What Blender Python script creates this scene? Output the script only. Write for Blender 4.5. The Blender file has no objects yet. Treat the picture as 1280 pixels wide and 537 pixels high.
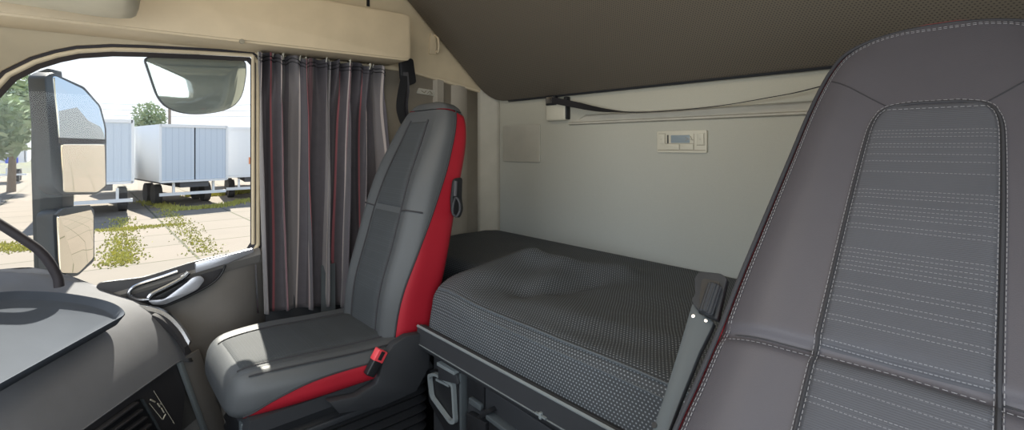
import bpy, math, random
from mathutils import Vector, Matrix, noise
random.seed(7)
V = Vector
sc = bpy.context.scene
COL = sc.collection
PI = math.pi
EYE = 2.9                      # eye height above the yard; the cab floor is at 1.45

# ------------------------------------------------------------------ camera
YAW = math.radians(48)
FW = V((-math.sin(YAW), math.cos(YAW), 0)); RT = V((math.cos(YAW), math.sin(YAW), 0)); UP = V((0, 0, 1))
FPX, CX, HY = 595.0, 640.0, 182.0
E = V((0, 0, EYE))
cam = bpy.data.cameras.new('camera'); camo = bpy.data.objects.new('camera', cam); COL.objects.link(camo)
camo.location = E
camo.rotation_euler = (PI/2, 0, YAW)
cam.sensor_width = 36; cam.lens = FPX/1280*36
cam.shift_y = -(268.5-HY)/1280
cam.clip_start = 0.02; cam.clip_end = 1000
sc.camera = camo

def ray(px, py): return FW*FPX + RT*(px-CX) + UP*(HY-py)
def onx(px, py, x): r = ray(px, py); return E + r*(x/r.x)
def ony(px, py, y): r = ray(px, py); return E + r*(y/r.y)
def onz(px, py, z): r = ray(px, py); return E + r*((z-EYE)/r.z)      # z absolute
def onpl(px, py, p0, n): r = ray(px, py); return E + r*((p0-E).dot(n)/r.dot(n))
def atd(px, py, d): return E + ray(px, py)*(d/FPX)

# ------------------------------------------------------------------ materials
def lin(c):
    c = c/255.0
    return c/12.92 if c <= .04045 else ((c+.055)/1.055)**2.4
def rgb(r, g, b): return (lin(r), lin(g), lin(b), 1)
class NT:
    def __init__(s, name):
        s.m = bpy.data.materials.new(name); s.m.use_nodes = True
        s.t = s.m.node_tree; s.b = s.t.nodes['Principled BSDF']; s.out = s.t.nodes['Material Output']
    def n(s, typ, **kw):
        nd = s.t.nodes.new(typ)
        for k, v in kw.items(): setattr(nd, k, v)
        return nd
    def l(s, a, b): s.t.links.new(a, b)
    def val(s, sock, v):
        if hasattr(v, 'is_output') or isinstance(v, bpy.types.NodeSocket): s.l(v, sock)
        else: sock.default_value = v
    def math(s, op, a, b=0.0, c=None):
        nd = s.n('ShaderNodeMath', operation=op)
        s.val(nd.inputs[0], a); s.val(nd.inputs[1], b)
        if c is not None: s.val(nd.inputs[2], c)
        return nd.outputs[0]
    def mix(s, f, a, b):
        nd = s.n('ShaderNodeMix', data_type='RGBA')
        s.val(nd.inputs[0], f); s.val(nd.inputs[6], a); s.val(nd.inputs[7], b)
        return nd.outputs[2]
    def noise(s, scale, detail=3, vec=None, rough=.55):
        nd = s.n('ShaderNodeTexNoise'); nd.inputs['Scale'].default_value = scale; nd.inputs['Detail'].default_value = detail
        nd.inputs['Roughness'].default_value = rough
        if vec is None: vec = s.n('ShaderNodeTexCoord').outputs['Object']
        s.l(vec, nd.inputs['Vector'])
        return nd.outputs['Fac']
    def bump(s, h, strength=.3, dist=.002):
        nd = s.n('ShaderNodeBump'); nd.inputs['Strength'].default_value = strength; nd.inputs['Distance'].default_value = dist
        s.l(h, nd.inputs['Height']); s.l(nd.outputs[0], s.b.inputs['Normal'])
    def uv(s):
        u = s.n('ShaderNodeSeparateXYZ'); s.l(s.n('ShaderNodeTexCoord').outputs['UV'], u.inputs[0]); return u.outputs[0], u.outputs[1]
    def ob(s):
        u = s.n('ShaderNodeSeparateXYZ'); s.l(s.n('ShaderNodeTexCoord').outputs['Object'], u.inputs[0]); return u.outputs

def plain(name, c, rough=.6, metal=0, var=.12, nscale=12, bump=0, bscale=900, spec=.4, c2=None):
    t = NT(name); c = rgb(*c)
    c2 = rgb(*c2) if c2 else tuple(min(1, v*(1+var)) for v in c[:3])+(1,)
    c1 = tuple(v*(1-var) for v in c[:3])+(1,)
    t.l(t.mix(t.noise(nscale), c1, c2), t.b.inputs['Base Color'])
    t.b.inputs['Roughness'].default_value = rough; t.b.inputs['Metallic'].default_value = metal
    t.b.inputs['Specular IOR Level'].default_value = spec
    if bump: t.bump(t.noise(bscale, 2), bump, .001)
    return t.m

M = {}
M['beige'] = plain('beige_plastic', (200, 185, 157), .65, bump=.15)
M['beige_panel'] = plain('beige_overhead', (196, 180, 152), .5, bump=.1)
M['bin'] = plain('pale_bin_plastic', (216, 206, 180), .5)
M['greybeige'] = plain('grey_beige_lining', (152, 145, 133), .8, bump=.25)
M['column'] = plain('corner_column_lining', (176, 172, 160), .8, bump=.2)
M['black'] = plain('black_plastic', (30, 31, 34), .45, bump=.15)
M['black_soft'] = plain('black_soft_plastic', (44, 46, 50), .6, bump=.2)
M['void'] = plain('dark_floor_mat', (24, 25, 27), .85)
M['seal'] = plain('black_rubber_seal', (42, 38, 42), .6)
M['chrome'] = plain('satin_chrome', (205, 208, 214), .22, 1, var=.03)
M['silver'] = plain('silver_paint', (190, 192, 200), .35, .7, var=.04)
M['greymetal'] = plain('grey_painted_metal', (74, 80, 84), .5, .1, var=.05)
M['door'] = plain('dark_grey_door_lining', (118, 115, 112), .75, bump=.25)
M['dash'] = plain('grey_dash_pad', (116, 117, 121), .7, bump=.45, bscale=700, spec=.2)
M['tray'] = plain('grey_rubber_tray', (84, 90, 100), .85, bump=.2, spec=.12)
M['panel_dark'] = plain('dark_dash_panel', (58, 57, 60), .5)
M['red'] = plain('red_leather', (160, 26, 42), .55, var=.1, bump=.2, bscale=500)
M['red_trim'] = plain('red_piping', (165, 40, 50), .5)
M['red_button'] = plain('red_button', (215, 70, 78), .35)
M['leather'] = plain('grey_leather', (75, 73, 79), .5, var=.07, bump=.25, bscale=600)
M['leather_dark'] = plain('dark_grey_leather', (76, 79, 82), .5, var=.07, bump=.25, bscale=600)
M['thread'] = plain('grey_thread', (122, 121, 124), .8)
M['thread_dark'] = plain('dark_thread', (50, 50, 54), .8)
M['webbing'] = plain('black_webbing', (34, 33, 36), .7)
M['cover_plastic'] = plain('cover_plastic', (172, 169, 158), .6)
M['cream'] = plain('cream_plastic', (196, 192, 176), .5)
M['cream_dark'] = plain('dark_cream_plastic', (140, 134, 118), .6)  # darker cream tone for outlines, symbols and the screw cap
M['lightgrey'] = plain('light_grey_plastic', (118, 125, 128), .4)
M['lcd'] = plain('lcd_glass', (138, 150, 156), .2)
M['mirror_housing'] = plain('grey_mirror_housing', (58, 64, 72), .5)
M['tree'] = plain('hazed_leaves', (158, 172, 142), .9, var=.3, nscale=3)  # leaf green paled so the colour itself carries the outdoor haze
M['weed'] = plain('green_weeds', (176, 172, 92), .9, var=.3, nscale=1)
M['trunk'] = plain('brown_bark', (120, 105, 90), .9)
M['pole'] = plain('weathered_pole', (150, 140, 130), .9)
M['trailer_white'] = plain('white_trailer_panel', (236, 238, 240), .6, var=.03)
M['trailer_dark'] = plain('trailer_chassis', (95, 95, 98), .8)
M['tyre'] = plain('tyre_rubber', (70, 70, 72), .9)
M['orange'] = plain('orange_mark', (230, 150, 110), .8)
M['blue_mark'] = plain('blue_mark', (90, 110, 210), .8)

def trailer_rib():
    t = NT('shade_blue_ribbed_panel'); o = t.ob()
    w = t.math('FRACT', t.math('MULTIPLY', o[1], 4.0))
    k = t.math('LESS_THAN', w, .12)
    t.l(t.mix(k, rgb(205, 216, 228), rgb(190, 203, 217)), t.b.inputs['Base Color']); t.b.inputs['Roughness'].default_value = .6  # blue-grey base paints the shade on doors facing away from the sun
    return t.m
M['trailer_rib'] = trailer_rib()

def mirror_mat(name, a, b):
    t = NT(name); t.b.inputs['Metallic'].default_value = 1; t.b.inputs['Roughness'].default_value = 0
    t.l(t.mix(t.noise(3), rgb(*a), rgb(*b)), t.b.inputs['Base Color'])
    return t.m
M['mirror'] = mirror_mat('mirror_glass', (182, 200, 220), (190, 206, 222))
M['mirror_wide'] = mirror_mat('wide_mirror_glass', (236, 232, 222), (240, 236, 226))
def mirror2_mat():
    t = NT('hazed_mirror_glass'); t.b.inputs['Metallic'].default_value = .6; t.b.inputs['Roughness'].default_value = .06  # partly diffuse base lays a painted haze veil over the reflection
    t.l(t.mix(t.noise(3), rgb(160, 172, 170), rgb(172, 180, 176)), t.b.inputs['Base Color'])
    return t.m
M['mirror_tint'] = mirror2_mat()
M['skin'] = plain('pale_truck_paint', (176, 178, 172), .4)
def glass_mat():
    t = NT('window_glass'); t.t.nodes.remove(t.b)
    tr = t.n('ShaderNodeBsdfTransparent'); gl = t.n('ShaderNodeBsdfGlossy'); gl.inputs['Roughness'].default_value = .02
    tr.inputs[0].default_value = (.97, .985, .98, 1)
    fr = t.n('ShaderNodeFresnel'); fr.inputs[0].default_value = 1.25
    mx = t.n('ShaderNodeMixShader'); t.l(fr.outputs[0], mx.inputs[0]); t.l(tr.outputs[0], mx.inputs[1]); t.l(gl.outputs[0], mx.inputs[2])
    t.l(mx.outputs[0], t.out.inputs[0])
    return t.m
M['glass'] = glass_mat()

def rear_wall_mat():
    t = NT('rear_wall_lining'); o = t.ob()
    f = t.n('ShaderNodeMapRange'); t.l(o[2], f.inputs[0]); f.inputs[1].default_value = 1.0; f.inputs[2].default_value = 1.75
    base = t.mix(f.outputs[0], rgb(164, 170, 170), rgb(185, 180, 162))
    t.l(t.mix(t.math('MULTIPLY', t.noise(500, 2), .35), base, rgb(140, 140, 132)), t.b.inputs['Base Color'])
    t.b.inputs['Roughness'].default_value = .9
    t.bump(t.noise(700, 2), .3, .001)
    return t.m
M['rear'] = rear_wall_mat()

def dots_mat(name, base, dot, per, r0, uvmode=True, bs=.5, stagger=True):
    """woven cloth with a staggered lattice of raised light dots"""
    t = NT(name)
    if uvmode: u, v = t.uv()
    else: o = t.ob(); u, v = o[0], o[1]
    U_ = t.math('DIVIDE', u, per); V_ = t.math('DIVIDE', v, per*.8)
    row = t.math('FLOOR', V_)
    sh = t.math('MULTIPLY', t.math('MODULO', t.math('ABSOLUTE', row), 2.0), .5)
    fu = t.math('SUBTRACT', t.math('FRACT', t.math('ADD', U_, sh)), .5); fv = t.math('SUBTRACT', t.math('FRACT', V_), .5)
    d = t.math('SQRT', t.math('ADD', t.math('POWER', fu, 2.0), t.math('POWER', fv, 2.0)))
    mr = t.n('ShaderNodeMapRange', interpolation_type='SMOOTHSTEP'); t.l(d, mr.inputs[0])
    mr.inputs[1].default_value = r0-.14; mr.inputs[2].default_value = r0+.06; mr.inputs[3].default_value = 1; mr.inputs[4].default_value = 0
    t.l(t.mix(mr.outputs[0], rgb(*base), rgb(*dot)), t.b.inputs['Base Color'])
    t.b.inputs['Roughness'].default_value = .75
    t.bump(mr.outputs[0], bs, .001)
    return t.m
M['mattress'] = dots_mat('dotted_mattress_fabric', (54, 58, 63), (128, 134, 140), .0084, .25)
M['mattress_plain'] = plain('mattress_binding', (80, 86, 92), .7)
M['bunk_cloth'] = dots_mat('perforated_bunk_cloth', (104, 96, 84), (58, 53, 47), .0085, .26, bs=.2)

def insert_mat(name, base, line, dens=1.0):
    t = NT(name); u, v = t.uv()
    N = t.math('MULTIPLY', v, 150.0)
    cell = t.math('FLOOR', N)
    band = t.n('ShaderNodeTexNoise', noise_dimensions='1D'); t.l(t.math('MULTIPLY', cell, .11), band.inputs['W']); band.inputs['Scale'].default_value = 1.0; band.inputs['Detail'].default_value = 1
    wn = t.n('ShaderNodeTexWhiteNoise', noise_dimensions='1D'); t.l(cell, wn.inputs['W'])
    on = t.math('MULTIPLY', t.math('GREATER_THAN', band.outputs['Fac'], .465/dens), t.math('GREATER_THAN', wn.outputs['Value'], .2))
    ln = t.math('LESS_THAN', t.math('ABSOLUTE', t.math('SUBTRACT', t.math('FRACT', N), .5)), .065)
    dash = t.math('LESS_THAN', t.math('FRACT', t.math('MULTIPLY', u, 230.0)), .65)
    k = t.math('MULTIPLY', t.math('MULTIPLY', on, ln), dash)
    c = t.mix(t.noise(9), tuple(x*.85 for x in rgb(*base)[:3])+(1,), tuple(x*1.15 for x in rgb(*base)[:3])+(1,))
    t.l(t.mix(k, c, rgb(*line)), t.b.inputs['Base Color']); t.b.inputs['Roughness'].default_value = .8
    wv = t.math('SINE', t.math('MULTIPLY', v, 2400.0))
    t.bump(t.math('ADD', t.math('MULTIPLY', wv, .4), t.math('MULTIPLY', k, 1.0)), .35, .001)
    return t.m
M['insert'] = insert_mat('stitched_insert_cloth', (72, 73, 79), (112, 113, 118))
M['insert_p'] = insert_mat('dark_insert_cloth', (56, 60, 64), (72, 76, 80))

def curtain_mat():
    t = NT('striped_curtain_cloth'); u, v = t.uv()
    col = t.mix(t.noise(30), rgb(70, 66, 72), rgb(84, 80, 86))
    f = t.math('FRACT', t.math('DIVIDE', u, .26))
    def band(a, b): return t.math('MULTIPLY', t.math('GREATER_THAN', f, a), t.math('LESS_THAN', f, b))
    col = t.mix(band(.06, .24), col, rgb(112, 108, 110))
    col = t.mix(band(.24, .275), col, rgb(170, 160, 156))
    col = t.mix(band(.44, .50), col, rgb(58, 54, 60))
    col = t.mix(band(.50, .535), col, rgb(136, 76, 82))
    col = t.mix(band(.70, .73), col, rgb(166, 154, 152))
    col = t.mix(band(.73, .82), col, rgb(120, 92, 98))
    t.l(col, t.b.inputs['Base Color']); t.b.inputs['Roughness'].default_value = .75
    t.b.inputs['Sheen Weight'].default_value = .2
    t.bump(t.noise(600, 2), .2, .001)
    return t.m
M['curtain'] = curtain_mat()

def yard_mat():
    t = NT('concrete_slabs'); o = t.ob()
    vec = t.n('ShaderNodeCombineXYZ'); t.l(o[1], vec.inputs[0]); t.l(o[0], vec.inputs[1])
    br = t.n('ShaderNodeTexBrick'); t.l(vec.outputs[0], br.inputs['Vector'])
    br.offset = 0; br.inputs['Scale'].default_value = 1; br.inputs['Brick Width'].default_value = 2.6; br.inputs['Row Height'].default_value = 2.2
    br.inputs['Mortar Size'].default_value = .045; br.inputs['Mortar Smooth'].default_value = .5
    br.inputs['Color1'].default_value = rgb(118, 111, 102); br.inputs['Color2'].default_value = rgb(124, 115, 106); br.inputs['Mortar'].default_value = rgb(66, 68, 48)
    far = t.math('LESS_THAN', o[0], -21.0)
    c = t.mix(t.math('MULTIPLY', t.noise(.8, 4), .45), br.outputs['Color'], rgb(96, 91, 84))
    g = t.mix(t.math('GREATER_THAN', t.noise(.35, 4), .5), rgb(84, 86, 90), rgb(96, 100, 66))
    t.l(t.mix(far, c, g), t.b.inputs['Base Color']); t.b.inputs['Roughness'].default_value = .95
    return t.m
M['yard'] = yard_mat()

# ------------------------------------------------------------------ mesh helpers
WL = {}    # world location of each object (nothing is rotated at root level)
def link(o, wl, parent):
    WL[o.name] = wl.copy()
    if parent is not None:
        o.parent = parent; o.location = wl - WL[parent.name]
    else: o.location = wl
    COL.objects.link(o)
def smooth(me, ang=35):
    me.polygons.foreach_set('use_smooth', [True]*len(me.polygons))
    import bmesh
    bm = bmesh.new(); bm.from_mesh(me)
    bmesh.ops.recalc_face_normals(bm, faces=bm.faces)
    for e in bm.edges:
        if len(e.link_faces) == 2 and e.calc_face_angle(0) > math.radians(ang): e.smooth = False
    bm.to_mesh(me); bm.free()
class G:
    """collects geometry in world coordinates"""
    def __init__(s): s.v = []; s.f = []; s.uv = []
    def add(s, vs, fs, uvs=None):
        b = len(s.v); s.v += [V(p) for p in vs]
        for i, f in enumerate(fs):
            s.f.append([b+k for k in f])
            s.uv.append([uvs[k] for k in f] if uvs else [(0, 0)]*len(f))
        return s
    def box(s, lo, hi, bev=0):
        x0, y0, z0 = lo; x1, y1, z1 = hi
        if bev <= 0:
            vs = [(x, y, z) for x in (x0, x1) for y in (y0, y1) for z in (z0, z1)]
            return s.add(vs, [(0, 1, 3, 2), (4, 6, 7, 5), (0, 4, 5, 1), (2, 3, 7, 6), (0, 2, 6, 4), (1, 5, 7, 3)])
        import bmesh
        bm = bmesh.new(); bmesh.ops.create_cube(bm, size=1)
        for v in bm.verts: v.co = V(((x0+x1)/2+v.co.x*(x1-x0), (y0+y1)/2+v.co.y*(y1-y0), (z0+z1)/2+v.co.z*(z1-z0)))
        bmesh.ops.bevel(bm, geom=bm.edges[:], offset=bev, segments=3, profile=.5, affect='EDGES')
        return s.frombm(bm)
    def frombm(s, bm):
        bm.verts.index_update(); bm.verts.ensure_lookup_table()
        s.add([v.co.copy() for v in bm.verts], [[v.index for v in f.verts] for f in bm.faces]); bm.free(); return s
    def obox(s, c, ax, hs, bev=0):
        """oriented box: centre, three unit axes, half sizes"""
        g = G().box((-hs[0], -hs[1], -hs[2]), hs, bev)
        s.add([c + ax[0]*p.x + ax[1]*p.y + ax[2]*p.z for p in g.v], g.f); return s
    def tube(s, pts, r, seg=10, cap=True):
        pts = [V(p) for p in pts]; n = len(pts); rs = r if isinstance(r, (list, tuple)) else [r]*n
        vs = []; ref = None
        for i, p in enumerate(pts):
            t = (pts[min(i+1, n-1)]-pts[max(i-1, 0)]).normalized()
            if ref is None: ref = t.orthogonal().normalized()
            ref = (ref - t*ref.dot(t)).normalized(); b = t.cross(ref)
            for k in range(seg):
                a = 2*PI*k/seg; vs.append(p + (ref*math.cos(a)+b*math.sin(a))*rs[i])
        fs = [(i*seg+k, i*seg+(k+1) % seg, (i+1)*seg+(k+1) % seg, (i+1)*seg+k) for i in range(n-1) for k in range(seg)]
        if cap: fs += [tuple(range(seg))[::-1], tuple((n-1)*seg+k for k in range(seg))]
        return s.add(vs, fs)
    def loft(s, rings, cap=True, closed=True):
        n = len(rings); m = len(rings[0]); vs = [p for r in rings for p in r]; fs = []
        for i in range(n-1):
            for k in range(m if closed else m-1):
                fs.append((i*m+k, i*m+(k+1) % m, (i+1)*m+(k+1) % m, (i+1)*m+k))
        if cap: fs += [tuple(range(m))[::-1], tuple((n-1)*m+k for k in range(m))]
        return s.add(vs, fs)
    def grid(s, fn, nu, nv, uvf=None):
        vs = []; uvs = []
        for j in range(nv+1):
            for i in range(nu+1):
                u, v = i/nu, j/nv; vs.append(fn(u, v)); uvs.append(uvf(u, v) if uvf else (u, v))
        w = nu+1
        return s.add(vs, [(j*w+i, j*w+i+1, (j+1)*w+i+1, (j+1)*w+i) for j in range(nv) for i in range(nu)], uvs)
    def prism(s, poly, off, bev=0):
        """flat polygon (world points) given thickness along off"""
        if bev:
            import bmesh
            bm = bmesh.new(); vs = [bm.verts.new(p) for p in poly]; f = bm.faces.new(vs)
            r = bmesh.ops.extrude_face_region(bm, geom=[f])
            for e in r['geom']:
                if isinstance(e, bmesh.types.BMVert): e.co += off
            bmesh.ops.recalc_face_normals(bm, faces=bm.faces)
            ed = [e for e in bm.edges if len(e.link_faces) == 2 and e.calc_face_angle() > .9]
            bmesh.ops.bevel(bm, geom=ed, offset=bev, segments=2, profile=.5, affect='EDGES', clamp_overlap=True)
            return s.frombm(bm)
        n = len(poly); vs = list(poly)+[V(p)+off for p in poly]
        return s.add(vs, [tuple(range(n))[::-1], tuple(range(n, 2*n))]+[(i, (i+1) % n, n+(i+1) % n, n+i) for i in range(n)])
    def build(s, name, mat, parent=None, solid=0, sub=0, flat=False, offset=-1, ang=35):
        me = bpy.data.meshes.new(name)
        if parent is not None: c = WL[parent.name]
        else:
            xs = [p.x for p in s.v]; ys = [p.y for p in s.v]; zs = [p.z for p in s.v]
            c = V(((min(xs)+max(xs))/2, (min(ys)+max(ys))/2, min(zs)))
        # a part keeps its own origin at its own middle
        if parent is not None:
            xs = [p.x for p in s.v]; ys = [p.y for p in s.v]; zs = [p.z for p in s.v]
            c = V(((min(xs)+max(xs))/2, (min(ys)+max(ys))/2, (min(zs)+max(zs))/2))
        me.from_pydata([p-c for p in s.v], [], s.f)
        uvl = me.uv_layers.new(name='UVMap'); i = 0
        for f in s.uv:
            for q in f: uvl.data[i].uv = q; i += 1
        me.materials.append(M[mat]); me.update()
        if not flat: smooth(me, ang)
        o = bpy.data.objects.new(name, me); link(o, c, parent)
        if solid:
            md = o.modifiers.new('solid', 'SOLIDIFY'); md.thickness = solid; md.offset = offset
        if sub:
            md = o.modifiers.new('sub', 'SUBSURF'); md.levels = sub; md.render_levels = sub
        return o
def root(name, loc):
    o = bpy.data.objects.new(name, None); o.empty_display_size = .1; link(o, V(loc), None); return o
def tag(o, label=None, cat=None, group=None, kind=None):
    if label: o['label'] = label
    if cat: o['category'] = cat
    if group: o['group'] = group
    if kind: o['kind'] = kind
    return o
def struct(o): o['kind'] = 'structure'; return o
def interp(keys, s):
    """piecewise smooth (Catmull-Rom) interpolation of key tuples by first entry"""
    n = len(keys)
    if s <= keys[0][0]: return keys[0][1:]
    if s >= keys[-1][0]: return keys[-1][1:]
    for i in range(n-1):
        if keys[i][0] <= s <= keys[i+1][0]: break
    a = keys[i]; b = keys[i+1]; h = b[0]-a[0]; t = (s-a[0])/h
    def slope(k, j):
        if 0 < k < n-1: return (keys[k+1][j]-keys[k-1][j])/(keys[k+1][0]-keys[k-1][0])
        return (keys[1][j]-keys[0][j])/(keys[1][0]-keys[0][0]) if k == 0 else (keys[-1][j]-keys[-2][j])/(keys[-1][0]-keys[-2][0])
    out = []
    for j in range(1, len(a)):
        m0 = slope(i, j)*h; m1 = slope(i+1, j)*h
        out.append((2*t**3-3*t*t+1)*a[j]+(t**3-2*t*t+t)*m0+(-2*t**3+3*t*t)*b[j]+(t**3-t*t)*m1)
    return out
def smoothpts(pts, k=6, closed=False):
    pts = [V(p) for p in pts]; n = len(pts); out = []
    for i in range(n if closed else n-1):
        p1, p2 = pts[i], pts[(i+1) % n]
        p0 = pts[(i-1) % n] if (closed or i > 0) else p1*2-p2
        p3 = pts[(i+2) % n] if (closed or i+2 < n) else p2*2-p1
        for j in range(k):
            t = j/k
            out.append(.5*((2*p1)+(p2-p0)*t+(2*p0-5*p1+4*p2-p3)*t*t+(-p0+3*p1-3*p2+p3)*t**3))
    if not closed: out.append(pts[-1])
    return out
def stitches(name, pts, parent, mat='thread', r=.0009, dash=.006, gap=.003):
    pts = [V(p) for p in pts]; g = G(); acc = 0; on = True; cur = [pts[0]]
    for a, b in zip(pts, pts[1:]):
        L = (b-a).length; d = 0
        while True:
            need = (dash if on else gap)-acc
            if d+need > L:
                acc += L-d
                if on: cur.append(b)
                break
            d += need; p = a.lerp(b, d/L)
            if on:
                cur.append(p)
                cur = [cur[0], cur[-1]]
                if (cur[-1]-cur[0]).length > 1e-4: g.tube(cur, r, 4)
                cur = []
            else: cur = [p]
            on = not on; acc = 0
    return g.build(name, mat, parent, flat=True)

Z = lambda r: EYE+r            # heights below are given relative to the eye
XD = -1.95                     # passenger side wall
YR = 1.60                      # rear wall
XR = .46; YF = -.85

# ================================================================== ROOM SHELL
struct(G().box((XD-.06, YF-.05, 1.40), (XR+.06, YR+.06, 1.45)).build('floor', 'void'))
struct(G().box((XD-.06, YF-.05, Z(.92)), (XR+.06, YR+.06, Z(.97))).build('ceiling', 'beige'))
struct(G().box((XD-.06, YR, 1.45), (XR+.06, YR+.05, Z(.92))).build('wall_rear', 'rear'))
# driver's side with its window opening, and the front with the windscreen opening
g = G().box((XR, YF, 1.45), (XR+.05, YR, Z(-.42))); g.box((XR, YF, Z(.36)), (XR+.05, YR, Z(.92))); g.box((XR, .45, Z(-.42)), (XR+.05, YR, Z(.36)))
struct(g.build('wall_right', 'greybeige'))
g = G().box((XD, YF-.05, 1.45), (XR, YF, Z(-.45))); g.box((XD, YF-.05, Z(.42)), (XR, YF, Z(.92)))
g.box((XD, YF-.05, Z(-.45)), (XD+.10, YF, Z(.42))); g.box((XR-.10, YF-.05, Z(-.45)), (XR, YF, Z(.42)))
struct(g.build('wall_front', 'beige'))

# window outline on the door plane (y, z relative to the eye)
loop = [(-.50, -.50), (-.30, -.485), (-.10, -.465), (.085, -.440), (.25, -.412), (.45, -.378), (.462, -.36), (.462, .30), (.45, .313), (.30, .303), (.147, .291), (.07, .283), (-.007, .267),
        (-.05, .25), (-.094, .226), (-.143, .186), (-.174, .135), (-.22, .04), (-.32, -.15), (-.46, -.38)]
def lp(off, x):
    """the window outline pushed outwards by off"""
    n = len(loop); out = []
    for i in range(n):
        a = V(loop[i-1]); b = V(loop[i]); c = V(loop[(i+1) % n])
        t = ((b-a).normalized()+(c-b).normalized()).normalized(); nn = V((t.y, -t.x))
        k = 1/max(.5, math.sqrt((1+(b-a).normalized().dot((c-b).normalized()))/2))
        q = b+nn*off*k; out.append(V((x, q.x, Z(q.y))))
    return out
def ringstrip(name, o0, x0, o1, x1, mat, parent, solid=.0):
    a = lp(o0, x0); b = lp(o1, x1); n = len(a)
    return G().add(a+b, [(i, (i+1) % n, n+(i+1) % n, n+i) for i in range(n)]).build(name, mat, parent, solid=solid)
door = root('door_1', (XD, 0, 1.45)); struct(door)
# outer lining from the window outline out to the rectangle of the side
o1 = lp(.034, XD+.006)
rect = []
for p in o1:                                   # project radially to the rectangle
    c = V((XD, -.02, Z(-.05))); d = p-c
    ys = (.50+.02)/d.y if d.y > 0 else (YF+.02)/d.y if d.y < 0 else 1e9
    zs = (.92+.05)/d.z if d.z > 0 else (-.92)/d.z
    k = min(abs(ys), abs(zs)); rect.append(V((XD+.006, c.y+d.y*k, c.z+d.z*k)))
n = len(o1)
topi = [i for i in range(n) if 7 <= i <= 16]
def seg(idx, name, mat):
    vs = [o1[i] for i in idx]+[rect[i] for i in idx]; m = len(idx)
    return G().add(vs, [(k, k+1, m+k+1, m+k) for k in range(m-1)]).build(name, mat, door, solid=.02)
seg(list(range(6, 18)), 'header_lining', 'beige')
seg([17, 18, 19, 0], 'pillar_lining', 'beige')
seg([0, 1, 2, 3, 4, 5, 6], 'door_panel', 'door')
# close the corner gaps behind the projected lining
G().box((XD-.03, YF, 1.45), (XD-.02, -.47, Z(.92))).build('front_corner_lining', 'beige', door)
G().box((XD-.03, YF, 1.45), (XD-.02, .50, Z(-.56))).build('lower_panel', 'door', door)
G().box((XD-.03, YF, Z(.40)), (XD-.02, .50, Z(.92))).build('upper_panel', 'beige', door)
G().box((XD-.09, YF-.05, .9), (XD-.06, 1.6, Z(-.52)), .01).box((XD-.09, YF-.05, Z(.36)), (XD-.06, 1.6, Z(.95)), .01).build('outer_skin', 'skin', door)
ringstrip('inner_seal', 0, XD-.02, .012, XD+.004, 'seal', door)
ringstrip('frame_trim', .012, XD+.012, .024, XD+.016, 'beige', door, .006)
ringstrip('outer_seal', .024, XD+.010, .036, XD+.012, 'seal', door)
w1 = root('window_1', (XD, 0, Z(-.4))); struct(w1)
G().add(lp(.004, XD-.022), [tuple(range(n))]).build('pane', 'glass', w1, flat=True)
# window sill ledge
sl = [V((XD, y, Z(z))) for y, z in [(-.50, -.50), (-.30, -.485), (-.10, -.465), (.085, -.440), (.25, -.412), (.48, -.375)]]
g = G(); g.loft([[p+V((-.03, 0, 0)), p+V((.035, 0, .0)), p+V((.05, 0, -.02)), p+V((.03, 0, -.05)), p+V((-.03, 0, -.05))] for p in sl])
g.build('window_ledge', 'door', door)

# ---- side lining behind the door (B pillar and sleeper side)
def bnd(y): return .345-.15*(y-1.1) if y > 1.1 else .345
g = G().add([V((XD, .47, 1.45)), V((XD, 1.10, 1.45)), V((XD, YR, 1.45)), V((XD, YR, Z(bnd(YR)))), V((XD, 1.1, Z(.345))), V((XD, .47, Z(.345)))], [(0, 1, 4, 5), (1, 2, 3, 4)])
wl = struct(g.build('wall_left', 'greybeige', solid=.03))
g = G().loft([[V((XD+a, y, Z(bnd(y)+b))) for a, b in ((-.02, -.01), (.012, -.006), (.016, .004), (.01, .02), (.01, 1.0), (-.02, 1.0))] for y in (.47, .8, 1.1, 1.35, YR)])
struct(g.build('trim_1', 'beige'))
struct(G().box((XD+.001, .475, 1.45), (XD+.022, 1.45, Z(-.46)), .008).build('trim_6', 'black_soft'))
# vertical ribs near the corner and the rounded corner column
g = G()
for y, w in ((1.28, .035), (1.40, .05)):
    g.loft([[V((XD, y-w, z)), V((XD+.014, y-w*.5, z)), V((XD+.014, y+w*.5, z)), V((XD, y+w, z))] for z in (Z(-.9), Z(-.2), Z(.1), Z(bnd(y)))])
struct(g.build('trim_2', 'greybeige'))
g = G().loft([[V((XD, YR-.085, z)), V((XD+.02, YR-.075, z)), V((XD+.045, YR-.05, z)), V((XD+.068, YR-.02, z)), V((XD+.08, YR, z))] for z in (1.45, Z(0), Z(.4))], cap=False, closed=False)
struct(g.build('trim_3', 'column', solid=.004))
# pressed ledge along the rear wall
a0 = ony(712, 150, YR-.004); a1 = ony(738, 138, YR-.004); b0 = ony(1005, 129, YR-.004); b1 = ony(1005, 117, YR-.004)
zb = Z(.094); zt = Z(.125)
xa = a0.x; xb = .4
g = G()
g.loft([[V((x+dx*k, YR-dy, z)) for (dy, z, k) in ((.0, zb-.004, 0), (.014, zb, 0), (.014, zb+.006, 0), (.004, zb+.010, 0), (.004, zt, 1), (.010, zt+.004, 1), (.0, zt+.008, 1))] for x, dx in ((xa, .09), (xb, 0))])
struct(g.build('trim_4', 'column'))

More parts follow.
